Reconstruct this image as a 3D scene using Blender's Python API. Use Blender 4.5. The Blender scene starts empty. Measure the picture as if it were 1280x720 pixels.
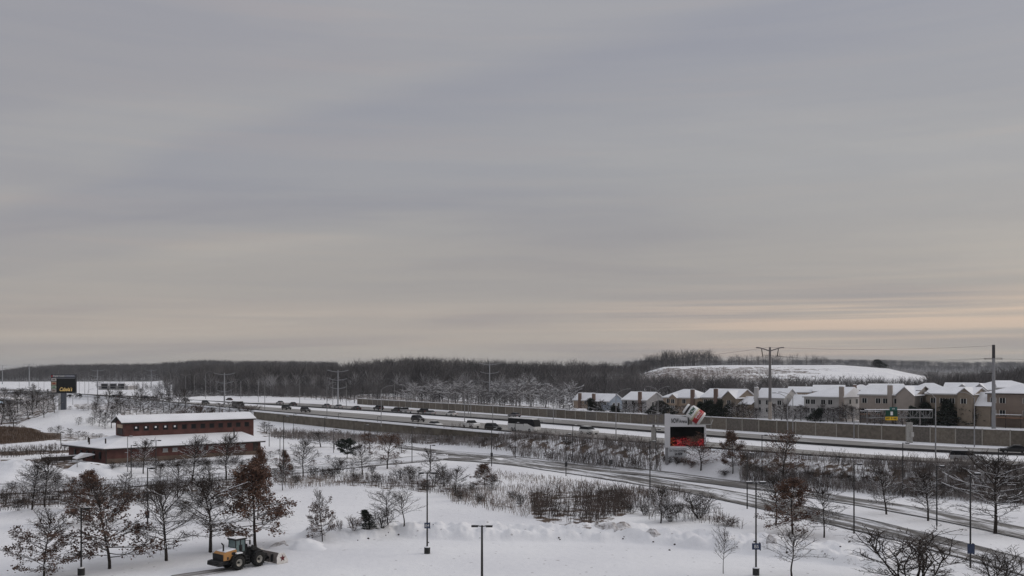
import bpy, math, random
import numpy as np
from mathutils import Vector, Matrix
R = math.radians
F = 1150.0          # focal length in photograph pixels (photo 1280 wide)
CH = 20.0           # camera height
VH = 465.0          # horizon row
C = bpy.context.scene.collection
sc = bpy.context.scene
# ------------------------------------------------------------ camera
cam_d = bpy.data.cameras.new("camera"); cam = bpy.data.objects.new("camera", cam_d); C.objects.link(cam)
cam.location = (0, 0, CH); cam.rotation_euler = (R(90), 0, 0)
cam_d.sensor_width = 36; cam_d.lens = 36*F/1280; cam_d.shift_y = (VH-360)/1280
cam_d.clip_start = 0.5; cam_d.clip_end = 20000
sc.camera = cam
# ------------------------------------------------------------ sky, sun, exposure
SUN_EL, SUN_AZ = 24, 75      # azimuth clockwise from +Y
w = bpy.data.worlds.new("World"); sc.world = w; w.use_nodes = True
nt = w.node_tree; N = nt.nodes; L = nt.links
for n in list(N): N.remove(n)
def nd(t, **k):
    n = N.new(t)
    for a, b in k.items(): setattr(n, a, b)
    return n
wo = nd('ShaderNodeOutputWorld'); bg = nd('ShaderNodeBackground'); L.new(bg.outputs[0], wo.inputs[0])
bg.inputs[1].default_value = 0.1
sky = nd('ShaderNodeTexSky', sky_type='NISHITA'); sky.sun_disc = False
sky.sun_elevation = R(SUN_EL); sky.sun_rotation = R(SUN_AZ); sky.dust_density = 4
tc = nd('ShaderNodeTexCoord'); sep = nd('ShaderNodeSeparateXYZ'); L.new(tc.outputs['Generated'], sep.inputs[0])
def math_n(op, a, b=None, c=None):
    m = nd('ShaderNodeMath', operation=op)
    for i, q in enumerate((a, b, c)):
        if q is None: continue
        if isinstance(q, (int, float)): m.inputs[i].default_value = q
        else: L.new(q, m.inputs[i])
    return m.outputs[0]
def ramp_n(fac, stops, interp='EASE'):
    r = nd('ShaderNodeValToRGB'); r.color_ramp.interpolation = interp
    cr = r.color_ramp
    while len(cr.elements) < len(stops): cr.elements.new(0.5)
    for e, (p, c) in zip(cr.elements, stops): e.position = p; e.color = (*c, 1)
    L.new(fac, r.inputs[0]); return r.outputs[0]
def mixc(fac, a, b, mode='MIX'):
    m = nd('ShaderNodeMix', data_type='RGBA', blend_type=mode)
    if isinstance(fac, (int, float)): m.inputs[0].default_value = fac
    else: L.new(fac, m.inputs[0])
    for i, q in ((6, a), (7, b)):
        if isinstance(q, tuple): m.inputs[i].default_value = (*q, 1)
        else: L.new(q, m.inputs[i])
    return m.outputs[2]
zz = math_n('MAXIMUM', sep.outputs[2], 0.0)
den = math_n('ADD', zz, 0.10)
px = math_n('DIVIDE', sep.outputs[0], den); py = math_n('DIVIDE', sep.outputs[1], den)
comb = nd('ShaderNodeCombineXYZ'); L.new(px, comb.inputs[0]); L.new(py, comb.inputs[1])
mp = nd('ShaderNodeMapping'); mp.inputs['Rotation'].default_value = (0, 0, R(28)); mp.inputs['Scale'].default_value = (.32, .75, 1)
mp.inputs['Location'].default_value = (2.3, .7, 0)
L.new(comb.outputs[0], mp.inputs[0])
n1 = nd('ShaderNodeTexNoise'); n1.inputs['Scale'].default_value = .85; n1.inputs['Detail'].default_value = 6; n1.inputs['Distortion'].default_value = .35
n1.inputs['Roughness'].default_value = .5
L.new(mp.outputs[0], n1.inputs['Vector'])
mp2 = nd('ShaderNodeMapping'); mp2.inputs['Scale'].default_value = (1.6, 1.6, 34); L.new(tc.outputs['Generated'], mp2.inputs[0])
n2 = nd('ShaderNodeTexNoise'); n2.inputs['Scale'].default_value = 1.5; n2.inputs['Detail'].default_value = 4; n2.inputs['Roughness'].default_value = .55
L.new(mp2.outputs[0], n2.inputs['Vector'])
base = ramp_n(zz, [(0, (3.15, 2.98, 2.8)), (.045, (3.35, 3.03, 2.78)), (.10, (2.98, 2.8, 2.68)), (.22, (2.78, 2.75, 2.82)), (.42, (2.80, 2.81, 2.98)), (1, (6.2, 6.3, 6.6))])
cl = ramp_n(n1.outputs[0], [(.36, (.89, .895, .935)), (.52, (1.0, 1.0, 1.0)), (.68, (1.12, 1.105, 1.075))])
c1 = mixc(1.0, base, cl, 'MULTIPLY')
st = ramp_n(n2.outputs[0], [(.4, (.955, .965, .985)), (.55, (1, 1, 1)), (.72, (1.07, 1.03, 1.0))])
c2 = mixc(.65, c1, st, 'MULTIPLY')
sdiag = math_n('ADD', math_n('MULTIPLY', px, .515), math_n('MULTIPLY', py, .857))
sdiag = math_n('ADD', sdiag, math_n('MULTIPLY', math_n('SUBTRACT', n1.outputs[0], .5), 2.2))
sband = ramp_n(math_n('MULTIPLY', sdiag, .2), [(0, (1.02, 1.01, 1.0)), (.27, (1.09, 1.07, 1.045)), (.345, (1.05, 1.04, 1.03)), (.40, (.92, .93, .98)), (.51, (.96, .967, .995)), (.62, (1, 1, 1))])
c2 = mixc(1.0, c2, sband, 'MULTIPLY')
# warm streaks of thin cloud low to the right
n3 = nd('ShaderNodeTexNoise'); n3.inputs['Scale'].default_value = 2.1; n3.inputs['Detail'].default_value = 5
mp3 = nd('ShaderNodeMapping'); mp3.inputs['Scale'].default_value = (1, 1, 60); mp3.inputs['Location'].default_value = (.35, 0, .2); L.new(tc.outputs['Generated'], mp3.inputs[0]); L.new(mp3.outputs[0], n3.inputs['Vector'])
band = ramp_n(zz, [(0, (.1, .1, .1)), (.03, (.6,)*3), (.06, (1, 1, 1)), (.085, (.15,)*3), (.12, (0, 0, 0))])
rt = ramp_n(sep.outputs[0], [(.0, (.14,)*3), (.34, (1, 1, 1))])
stm = ramp_n(n3.outputs[0], [(.40, (0, 0, 0)), (.62, (1, 1, 1))])
fac = mixc(1.0, mixc(1.0, band, rt, 'MULTIPLY'), stm, 'MULTIPLY')
bw = nd('ShaderNodeRGBToBW'); L.new(fac, bw.inputs[0])
c3 = mixc(math_n('MULTIPLY', bw.outputs[0], .85), c2, (5.2, 4.05, 3.25))
c4 = mixc(.93, sky.outputs[0], c3)
L.new(c4, bg.inputs[0])
sd = bpy.data.lights.new("sun", 'SUN'); sun = bpy.data.objects.new("sun", sd); C.objects.link(sun)
sd.energy = 0.7; sd.angle = R(25); sd.color = (1, .93, .85)
sun.rotation_euler = (R(90-SUN_EL), 0, R(-SUN_AZ+180))
sc.view_settings.view_transform = 'Standard'; sc.view_settings.look = 'None'; sc.view_settings.gamma = 1; sc.view_settings.exposure = 0.38
sc.render.engine = 'CYCLES'
# ------------------------------------------------------------ materials
MATS = {}
def mat(name, col, rough=.7, metal=0, noise=0, nscale=5, emit=None, estr=1, bump=0, spec=.3, col2=None, clip=(.4, .6)):
    if name in MATS: return MATS[name]
    m = bpy.data.materials.new(name); m.use_nodes = True; t = m.node_tree; p = t.nodes['Principled BSDF']
    p.inputs['Base Color'].default_value = (*col, 1); p.inputs['Roughness'].default_value = rough; p.inputs['Metallic'].default_value = metal
    p.inputs['Specular IOR Level'].default_value = spec
    tcn = t.nodes.new('ShaderNodeTexCoord')
    nz = t.nodes.new('ShaderNodeTexNoise'); nz.inputs['Scale'].default_value = nscale; nz.inputs['Detail'].default_value = 5
    t.links.new(tcn.outputs['Object'], nz.inputs['Vector'])
    r = t.nodes.new('ShaderNodeValToRGB'); a = noise or .12
    e = r.color_ramp.elements; e[0].position = clip[0]-.1; e[1].position = clip[1]+.1
    if col2: e[0].color = (*col, 1); e[1].color = (*col2, 1)
    else:
        e[0].color = (*[max(0, c*(1-a)) for c in col], 1); e[1].color = (*[min(1, c*(1+a)) for c in col], 1)
    t.links.new(nz.outputs[0], r.inputs[0]); t.links.new(r.outputs[0], p.inputs['Base Color'])
    if bump:
        b = t.nodes.new('ShaderNodeBump'); b.inputs['Strength'].default_value = bump; b.inputs['Distance'].default_value = .1
        t.links.new(nz.outputs[0], b.inputs['Height']); t.links.new(b.outputs[0], p.inputs['Normal'])
    if emit: p.inputs['Emission Color'].default_value = (*emit, 1); p.inputs['Emission Strength'].default_value = estr
    MATS[name] = m; return m
SNOW = mat('snow', (.80, .81, .84), .75, noise=.04, nscale=.6, bump=.25)
RSNOW = mat('roof_snow', (.80, .81, .84), .75, noise=.06, nscale=.25, bump=.3)
BARK = mat('bark', (.030, .024, .021), .9, noise=.4, nscale=3)
TWIG = mat('twig', (.045, .034, .029), .9, noise=.4, nscale=1)
TWIGR = mat('twig_reddish', (.085, .055, .045), .9, noise=.4, nscale=1)
TWIGP = mat('twig_frosted', (.10, .09, .088), .9, col2=(.5, .5, .52), nscale=.8, clip=(.45, .6))
LEAF = mat('oak_leaf', (.07, .038, .028), .8, col2=(.16, .092, .064), nscale=1.2)
LEAFD = mat('oak_leaf_dark', (.05, .031, .025), .8, col2=(.12, .072, .054), nscale=1.2)
NEEDLE = mat('needle', (.012, .018, .014), .9, col2=(.03, .04, .028), nscale=2)
DARK = mat('dark_bronze', (.02, .019, .019), .5, spec=.4)
GALV = mat('galvanised', (.27, .27, .28), .5, metal=.3)
STEEL = mat('tower_steel', (.30, .31, .33), .6, metal=.2)
STEELD = mat('weathered_steel', (.15, .14, .14), .7)
CONC = mat('concrete', (.34, .33, .31), .85, noise=.2, nscale=2)
BLACK = mat('black_rubber', (.012, .012, .012), .8)
GLASS = mat('dark_glass', (.009, .010, .012), .45, spec=.12)
WHITE = mat('white_paint', (.72, .72, .72), .5)
BARR = mat('dark_barrier', (.035, .033, .032), .8)
def tagm(m): return m
def tag(o, label=None, cat=None, group=None, kind=None):
    for k, v in (('label', label), ('category', cat), ('group', group), ('kind', kind)):
        if v: o[k] = v
    return o
def empty(name, loc, rz=0, label=None, cat=None, group=None, scale=None):
    o = bpy.data.objects.new(name, None); C.objects.link(o); o.location = loc; o.rotation_euler = (0, 0, rz)
    o.empty_display_size = .2
    if scale: o.scale = scale
    return tag(o, label, cat, group)
def mesh_np(name, V, Fc, nper, mats, smooth=False, parent=None, midx=None):
    """V (n,3), Fc (m,nper) arrays -> linked object"""
    me = bpy.data.meshes.new(name); V = np.asarray(V, np.float32); Fc = np.asarray(Fc, np.int32)
    me.vertices.add(len(V)); me.vertices.foreach_set('co', V.ravel())
    me.loops.add(Fc.size); me.loops.foreach_set('vertex_index', Fc.ravel())
    me.polygons.add(len(Fc)); me.polygons.foreach_set('loop_start', np.arange(0, Fc.size, nper, dtype=np.int32))
    me.polygons.foreach_set('loop_total', np.full(len(Fc), nper, np.int32))
    if midx is not None: me.polygons.foreach_set('material_index', np.asarray(midx, np.int32))
    if smooth: me.polygons.foreach_set('use_smooth', np.ones(len(Fc), bool))
    me.update(calc_edges=True)
    for m in (mats if isinstance(mats, (list, tuple)) else [mats]): me.materials.append(m)
    if parent is False: return me
    o = bpy.data.objects.new(name, me); C.objects.link(o); o.parent = parent
    return o
class MB:
    def __init__(s): s.v = []; s.f = []
    def add(s, vs, fs):
        b = len(s.v); s.v += [tuple(v) for v in vs]; s.f += [tuple(b+i for i in f) for f in fs]; return s
    def box(s, x0, x1, y0, y1, z0, z1):
        vs = [(x, y, z) for z in (z0, z1) for y in (y0, y1) for x in (x0, x1)]
        return s.add(vs, [(0, 2, 3, 1), (4, 5, 7, 6), (0, 1, 5, 4), (2, 6, 7, 3), (0, 4, 6, 2), (1, 3, 7, 5)])
    def cyl(s, p0, p1, r0, r1=None, n=8):
        r1 = r0 if r1 is None else r1
        p0 = Vector(p0); p1 = Vector(p1); d = (p1-p0).normalized()
        a = d.orthogonal().normalized(); b = d.cross(a); vs = []
        for p, r in ((p0, r0), (p1, r1)):
            for i in range(n):
                t = 2*math.pi*i/n; vs.append(p+(a*math.cos(t)+b*math.sin(t))*r)
        fs = [(i, (i+1) % n, n+(i+1) % n, n+i) for i in range(n)]
        fs += [tuple(range(n-1, -1, -1)), tuple(range(n, 2*n))]
        return s.add(vs, fs)
    def tube(s, pts, r, n=6):
        for a, b in zip(pts, pts[1:]): s.cyl(a, b, r, r, n)
        return s
    def extr(s, prof, y0, y1, inset=0):
        """profile of (x,z) points extruded along y"""
        n = len(prof); vs = [(x, y0, z) for x, z in prof]+[(x, y1, z) for x, z in prof]
        fs = [(i, (i+1) % n, n+(i+1) % n, n+i) for i in range(n)]+[tuple(range(n-1, -1, -1)), tuple(range(n, 2*n))]
        return s.add(vs, fs)
    def lathe(s, prof, n=20, M=None):
        vs = []; k = len(prof)
        for i in range(n):
            t = 2*math.pi*i/n
            for r, z in prof: vs.append(Vector((r*math.cos(t), r*math.sin(t), z)))
        if M: vs = [M @ v for v in vs]
        fs = [(i*k+j, ((i+1) % n)*k+j, ((i+1) % n)*k+j+1, i*k+j+1) for i in range(n) for j in range(k-1)]
        return s.add(vs, fs)
    def build(s, name, m, parent=None, smooth=False, xf=None):
        me = bpy.data.meshes.new(name); me.from_pydata(s.v, [], s.f); me.update()
        if xf: me.transform(xf)
        me.materials.append(m)
        import bmesh
        bm = bmesh.new(); bm.from_mesh(me); bmesh.ops.recalc_face_normals(bm, faces=bm.faces); bm.to_mesh(me); bm.free()
        if smooth:
            for p in me.polygons: p.use_smooth = True
        o = bpy.data.objects.new(name, me); C.objects.link(o); o.parent = parent
        return o
def bevel(o, wd=.04, seg=2):
    b = o.modifiers.new('bevel', 'BEVEL'); b.width = wd; b.segments = seg; b.limit_method = 'ANGLE'; b.angle_limit = R(35); return o
# ------------------------------------------------------------ numpy noise
def _h(ix, iy, seed):
    n = (ix.astype(np.int64)*374761393+iy.astype(np.int64)*668265263+seed*1442695041) & 0x7fffffff
    n = ((n ^ (n >> 13))*1274126177) & 0x7fffffff
    return ((n ^ (n >> 16)) & 0xffff)/65535.0
def vnoise(x, y, seed=0):
    ix = np.floor(x); iy = np.floor(y); fx = x-ix; fy = y-iy; fx = fx*fx*(3-2*fx); fy = fy*fy*(3-2*fy)
    a = _h(ix, iy, seed); b = _h(ix+1, iy, seed); c = _h(ix, iy+1, seed); d = _h(ix+1, iy+1, seed)
    return (a*(1-fx)+b*fx)*(1-fy)+(c*(1-fx)+d*fx)*fy
def fbm(x, y, seed=0, o=4):
    s = 0; a = .5
    for i in range(o): s = s+a*vnoise(x, y, seed+i*17); x = x*2.03+3.1; y = y*2.03-1.7; a *= .5
    return s
def sstep(a, b, x):
    t = np.clip((x-a)/(b-a), 0, 1); return t*t*(3-2*t)
# ------------------------------------------------------------ road curves
HZ = 4.0
def U2W(u, v, z):
    Y = (CH-z)*F/(v-VH); return ((u-640)/F*Y, Y)
def curve(pts, z, deg=3, u0=None, u1=None, ext=(400, 250)):
    us = np.array([p[0] for p in pts], float); vs = np.array([p[1] for p in pts], float)
    c = np.polyfit(us, vs, min(deg, len(pts)-1))
    a = us[0] if u0 is None else u0; b = us[-1] if u1 is None else u1
    U = np.linspace(a, b, 40); V = np.polyval(c, U)
    P_ = np.array([U2W(u, v, z) for u, v in zip(U, V)])
    if ext[0]:
        d = P_[0]-P_[2]; d /= np.linalg.norm(d); P_ = np.vstack([P_[0]+d*ext[0], P_])
    if ext[1]:
        d = P_[-1]-P_[-3]; d /= np.linalg.norm(d); P_ = np.vstack([P_, P_[-1]+d*ext[1]])
    return P_
E0 = curve([(160, 500), (220, 504), (319, 514.4), (400, 521), (510, 531.5), (620, 541.5), (820, 557), (933, 567.5), (1000, 572.8), (1280, 587)], HZ, 4)
E1 = curve([(160, 497.6), (220, 500.5), (319, 508), (400, 513.5), (620, 530), (820, 546.7), (1000, 562), (1280, 577)], HZ, 4)
E2 = curve([(160, 496.6), (220, 499), (319, 505.2), (400, 510), (620, 525), (820, 540.4), (1000, 554.5), (1280, 569)], HZ, 4)
E3 = curve([(160, 494.8), (220, 496.5), (319, 501), (400, 505.5), (447, 508), (620, 519), (820, 533), (1000, 547), (1280, 562)], HZ, 4)
WALL = curve([(447, 505), (553, 512), (620, 516.7), (700, 522.5), (820, 530.5), (1000, 543), (1133, 551.2), (1280, 558.5)], HZ, 3, ext=(0, 120))
def sdist(x, y, P_):
    best = np.full(x.shape, 1e18); sg = np.ones(x.shape)
    for a, b in zip(P_[:-1], P_[1:]):
        d = b-a; l2 = d@d; t = np.clip(((x-a[0])*d[0]+(y-a[1])*d[1])/l2, 0, 1)
        dx = x-a[0]-t*d[0]; dy = y-a[1]-t*d[1]; q = dx*dx+dy*dy
        cr = d[0]*dy-d[1]*dx; m = q < best
        best = np.where(m, q, best); sg = np.where(m, np.sign(cr), sg)
    return np.sqrt(best)*sg
# frontage and access roads as (top edge, bottom edge) in ground coordinates
FU = (curve([(497, 556), (600, 567.5), (700, 577), (820, 589), (900, 599), (1000, 614), (1100, 626), (1200, 646), (1280, 660)], 0, 3, ext=(0, 60)),
      curve([(497, 560), (600, 572), (700, 583), (820, 595), (900, 607), (1000, 622), (1100, 635), (1200, 657), (1280, 674)], 0, 3, ext=(0, 60)))
FL = (curve([(545, 566), (640, 576), (740, 588), (820, 597.5), (900, 612), (1000, 633), (1100, 654), (1200, 678), (1280, 699)], 0, 3, ext=(0, 60)),
      curve([(545, 573), (640, 584), (740, 596), (820, 607.5), (900, 625), (1000, 648), (1100, 670), (1200, 698), (1280, 719)], 0, 3, ext=(0, 60)))
AC = (curve([(0, 607), (150, 600), (300, 590), (450, 577), (560, 567)], 0, 3, ext=(60, 0)),
      curve([(0, 617.5), (150, 610), (300, 598), (450, 584), (560, 574)], 0, 3, ext=(60, 0)))
# ------------------------------------------------------------ terrain height
def ip(u, pts): return np.interp(u, [p[0] for p in pts], [p[1] for p in pts])
def inpoly(u, v, poly):
    r = np.zeros(u.shape, bool); n = len(poly)
    for i in range(n):
        x0, y0 = poly[i]; x1, y1 = poly[(i+1) % n]
        if y0 == y1: continue
        c = ((y0 > v) != (y1 > v)) & (u < (x1-x0)*(v-y0)/(y1-y0)+x0)
        r ^= c
    return r
def bump(x, y, cx, cy, rx, ry, h):
    return h*np.exp(-(((x-cx)/rx)**2+((y-cy)/ry)**2))
PILES = [(0, 597, 9, 3, 1.6), (25, 592, 7, 3, 1.2), (112, 588, 5.5, 2.5, 1.6), (95, 594, 4, 2, 1.3), (140, 590, 5, 2, 1.2), (620, 576, 3.2, 1.5, .6),
         (600, 554, 3, 1.5, 0), (385, 683, 3.5, 1.4, .35), (55, 642, 4.5, 2.2, .9), (85, 645, 4, 2, .5),
         (1098, 682, 3.5, 1.2, .8)]
BANK = np.array([U2W(u, v, 0) for u, v in [(415, 668), (500, 665), (600, 668), (700, 670), (800, 671), (900, 680), (1000, 690), (1100, 702)]])
def H(x, y):
    x = np.asarray(x, float); y = np.asarray(y, float)
    ys = np.maximum(y, 1.0); u = 640+F*x/ys
    d = sdist(x, y, E0); dw = sdist(x, y, WALL)
    soft = sstep(-11, -2.5, d); hard = sstep(-2.2, -1.2, d)*.66+sstep(-15, -3, d)*.34
    k = sstep(560, 680, u); emb = hard*(1-k)+soft*k
    near = (d < 30)
    z = (HZ-.08)*emb
    dip = (1-emb)*np.exp(-((d+6)/9.0)**2)*(1-k)*sstep(280, 340, u)
    z -= .5*dip
    z += sstep(2, 22, dw)*1.5*sstep(430, 470, u)
    # far relief
    z += ip(u, [(190, 0), (260, 9), (640, 9.5), (780, 8.5), (830, 19.5), (900, 21.2), (1050, 21.4), (1110, 18), (1165, 8.5), (1210, 3), (1500, 3)]) \
        * sstep(450, 900, y)*(1-.45*sstep(980, 1300, y)*sstep(780, 850, u))
    z += ip(u, [(-40, 0), (0, 2), (30, 9), (60, 13), (120, 14.5), (230, 16), (300, 12), (420, 10)])*sstep(1550, 1850, y)*(1-sstep(2300, 2600, y)*.6)
    z += 30*sstep(2700, 3600, y)*ip(u, [(0, .75), (640, .8), (1000, 1.0), (1280, 1.05)])
    # berm below the tall sign
    A = ip(u, [(-60, 4.5), (10, 2.2), (40, 4), (75, 6.3), (112, 6.3), (145, 5), (185, 2.6), (240, 0)])
    cy = 345.0
    z += A*sstep(302, cy, y)*(1-sstep(360, 450, y))
    # plough piles
    for pu, pv, rx, ry, h in PILES:
        if h: cx, c2 = U2W(pu, pv, 0); z += bump(x, y, cx, c2, rx, ry, h)
    db = np.abs(sdist(x, y, BANK))
    rb = fbm(x*.33, y*.42, 5, 5); z += (1-sstep(2.2, 4.2, db+2.2*(fbm(x*.22, y*.22, 8, 2)-.5)))*(.45+1.5*np.abs(rb-.47)*2.0+.5*fbm(x*.12, y*.3, 12, 2))*(y < 160)
    z += .16*(fbm(x*.11+y*.05, y*.5, 41, 3)-.47)*(y < 118)
    z += .22*np.exp(-((y-(101.5+.30*(x+34)))/.5)**2)*sstep(-48, -44, x)*(1-sstep(-30, -26, x))
    z += (fbm(x*.06, y*.06, 3)-.47)*.5*(1-sstep(-14, -9, d))*sstep(112, 150, y)
    return z
def P(u, v, z=None):
    if z is None:
        Y = np.geomspace(45, 6500, 1400); zr = CH+(VH-v)/F*Y; g = H((u-640)/F*Y, Y)
        i = np.argmax(zr <= g)
        if zr[i] > g[i]: i = len(Y)-1
        if i > 0:
            a = zr[i-1]-g[i-1]; b = g[i]-zr[i]; t = a/(a+b+1e-9); Yc = Y[i-1]+(Y[i]-Y[i-1])*t
        else: Yc = Y[0]
        x = (u-640)/F*Yc
        return Vector((x, Yc, float(H(np.array([x]), np.array([Yc]))[0])))
    x, Y = U2W(u, v, z); return Vector((x, Y, z))
def G(x, y): return float(H(np.array([x]), np.array([y]))[0])
def at(u, Y): x = (u-640)/F*Y; return Vector((x, Y, G(x, Y)))
# ------------------------------------------------------------ terrain mesh
ang = np.concatenate([np.linspace(-180, -50, 14)[:-1], np.linspace(-50, -31, 30)[:-1], np.linspace(-31, 31, 760), np.linspace(31, 50, 30)[1:], np.linspace(50, 180, 14)[1:-1]])
rad = np.concatenate([[.5, 20, 45, 70], np.geomspace(84, 130, 90)[:-1], np.geomspace(130, 440, 330)[:-1], np.geomspace(440, 2000, 150)[:-1], np.geomspace(2000, 9000, 40)])
A_, R_ = np.meshgrid(np.radians(ang), rad)
TX = R_*np.sin(A_); TY = R_*np.cos(A_)
front = TY > 20
TZ = np.where(front, H(TX, TY), 0)
TZ = np.where(R_ > 8000, TZ-0, TZ)
nr, na = TX.shape
idx = np.arange(nr*na).reshape(nr, na)
q = np.stack([idx[:-1], idx[1:], np.roll(idx, -1, 1)[1:], np.roll(idx, -1, 1)[:-1]], -1).reshape(-1, 4)
q = q[:, ::-1]
ter = mesh_np('ground', np.stack([TX, TY, TZ], -1).reshape(-1, 3), q, 4, [], True)
Uc = 640+F*TX/np.maximum(TY, 1); Vc = VH-(TZ-CH)*F/np.maximum(TY, 1)
ns = fbm(TX*.12, TY*.12, 31); ns2 = fbm(TX*.6, TY*.6, 77)
bare = np.zeros(TX.shape)
def zone(poly, amt, feather=.5):
    global bare
    m = inpoly(Uc+(ns2-.5)*14*feather, Vc+(ns-.5)*6*feather, poly); bare = np.where(m, np.maximum(bare, amt), bare)
zone([(-200, 534), (8, 533), (38, 534), (52, 541), (75, 541), (76, 549), (30, 553), (-200, 566)], 1.0)
zone([(-200, 488), (0, 486), (66, 494), (72, 512), (20, 531), (-200, 534)], .55)
zone([(95, 511), (145, 514), (240, 530), (240, 520), (150, 502), (90, 505)], .5)
zone([(60, 541), (140, 545), (130, 552), (70, 551)], .5)
zone([(-200, 570), (88, 562), (90, 566), (-200, 577)], .8)
zone([(0, 575), (60, 573), (125, 580), (110, 596), (60, 600), (0, 584)], .68)
zone([(0, 612), (150, 604), (330, 594), (330, 606), (150, 626), (0, 634)], .46)
zone([(225, 505), (320, 517), (300, 519), (150, 521), (150, 512)], .5)
zone([(200, 490), (445, 500), (720, 522), (720, 512), (500, 496), (250, 484)], .6)
zone([(320, 538), (640, 550), (830, 562), (830, 571), (640, 560), (480, 552), (330, 546)], .52)
zone([(930, 578), (1280, 592), (1280, 622), (1130, 605), (930, 590)], .55)
zone([(340, 595), (540, 604), (660, 640), (560, 618), (420, 606), (340, 603)], .42)
zone([(660, 615), (790, 612), (790, 640), (735, 662), (665, 650)], .5)
d0 = sdist(TX, TY, E0)
slope_ = (d0 > -7) & (d0 < -1.5) & (Uc > 560) & ((Uc < 825) | (Uc > 925)); bare = np.where(slope_, np.maximum(bare, .5), bare)
# wooded floor of the far relief
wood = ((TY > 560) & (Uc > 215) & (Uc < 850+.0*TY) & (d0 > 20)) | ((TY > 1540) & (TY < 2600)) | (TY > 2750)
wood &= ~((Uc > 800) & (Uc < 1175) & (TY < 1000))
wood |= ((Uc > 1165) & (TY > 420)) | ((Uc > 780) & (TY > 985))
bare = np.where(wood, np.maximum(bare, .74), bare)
hillb = (Uc+60*(ns-.5) > 790) & (Uc+240*(ns-.5) < 985) & (TY+200*(ns-.5) > 600) & (TY+160*(ns-.5) < 830-(Uc-800)*.35)
bare = np.where(hillb, np.maximum(bare, .58), bare)
at_ = ter.data.attributes.new('bare', 'FLOAT', 'POINT'); at_.data.foreach_set('value', bare.ravel().astype(np.float32))
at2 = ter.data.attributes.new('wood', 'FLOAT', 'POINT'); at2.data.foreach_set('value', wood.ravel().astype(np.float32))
gm = bpy.data.materials.new('snowy_ground'); gm.use_nodes = True; t = gm.node_tree; p = t.nodes['Principled BSDF']; p.inputs['Roughness'].default_value = .8; p.inputs['Specular IOR Level'].default_value = .2
def gn(ty, **k):
    n = t.nodes.new(ty)
    for a, b in k.items(): setattr(n, a, b)
    return n
gtc = gn('ShaderNodeTexCoord'); a1 = gn('ShaderNodeAttribute', attribute_name='bare'); a2 = gn('ShaderNodeAttribute', attribute_name='wood')
g1 = gn('ShaderNodeTexNoise'); g1.inputs['Scale'].default_value = .35; g1.inputs['Detail'].default_value = 8; g1.inputs['Roughness'].default_value = .7; t.links.new(gtc.outputs['Object'], g1.inputs['Vector'])
g2 = gn('ShaderNodeTexNoise'); g2.inputs['Scale'].default_value = 2.2; g2.inputs['Detail'].default_value = 4; t.links.new(gtc.outputs['Object'], g2.inputs['Vector'])
gm_ = gn('ShaderNodeMapRange'); gm_.inputs[1].default_value = .33; gm_.inputs[2].default_value = .67; t.links.new(g1.outputs[0], gm_.inputs[0])
sb = gn('ShaderNodeMath', operation='SUBTRACT'); t.links.new(a1.outputs['Fac'], sb.inputs[0]); t.links.new(gm_.outputs[0], sb.inputs[1])
mr = gn('ShaderNodeMapRange'); mr.inputs[1].default_value = -.08; mr.inputs[2].default_value = .12; t.links.new(sb.outputs[0], mr.inputs[0])
gr = gn('ShaderNodeValToRGB'); gr.color_ramp.elements[0].color = (.055, .038, .028, 1); gr.color_ramp.elements[1].color = (.16, .115, .085, 1); t.links.new(g2.outputs[0], gr.inputs[0])
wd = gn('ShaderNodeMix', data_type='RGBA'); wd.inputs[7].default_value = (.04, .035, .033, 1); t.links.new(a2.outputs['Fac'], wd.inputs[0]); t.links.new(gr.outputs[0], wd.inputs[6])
g3 = gn('ShaderNodeTexNoise'); g3.inputs['Scale'].default_value = .045; g3.inputs['Detail'].default_value = 6; t.links.new(gtc.outputs['Object'], g3.inputs['Vector'])
sr = gn('ShaderNodeValToRGB'); sr.color_ramp.elements[0].color = (.74, .745, .775, 1); sr.color_ramp.elements[1].color = (.85, .855, .87, 1); sr.color_ramp.elements[0].position = .35; sr.color_ramp.elements[1].position = .65; t.links.new(g3.outputs[0], sr.inputs[0])
# scattered dark specks of debris on the snow
vo = gn('ShaderNodeTexVoronoi'); vo.inputs['Scale'].default_value = .55; t.links.new(gtc.outputs['Object'], vo.inputs['Vector'])
vr = gn('ShaderNodeMapRange'); vr.inputs[1].default_value = .06; vr.inputs[2].default_value = .10; vr.inputs[3].default_value = .45; vr.inputs[4].default_value = 0; t.links.new(vo.outputs['Distance'], vr.inputs[0])
spk = gn('ShaderNodeMix', data_type='RGBA'); spk.inputs[7].default_value = (.12, .10, .09, 1); t.links.new(vr.outputs[0], spk.inputs[0]); t.links.new(sr.outputs[0], spk.inputs[6])
mx = gn('ShaderNodeMix', data_type='RGBA'); t.links.new(mr.outputs[0], mx.inputs[0]); t.links.new(spk.outputs[2], mx.inputs[6]); t.links.new(wd.outputs[2], mx.inputs[7])
t.links.new(mx.outputs[2], p.inputs['Base Color'])
g4 = gn('ShaderNodeTexNoise'); g4.inputs['Scale'].default_value = .9; g4.inputs['Detail'].default_value = 6; t.links.new(gtc.outputs['Object'], g4.inputs['Vector'])
bp = gn('ShaderNodeBump'); bp.inputs['Strength'].default_value = .35; bp.inputs['Distance'].default_value = .35; t.links.new(g4.outputs[0], bp.inputs['Height']); t.links.new(bp.outputs[0], p.inputs['Normal'])
ter.data.materials.append(gm); tag(ter, kind='structure')
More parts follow.
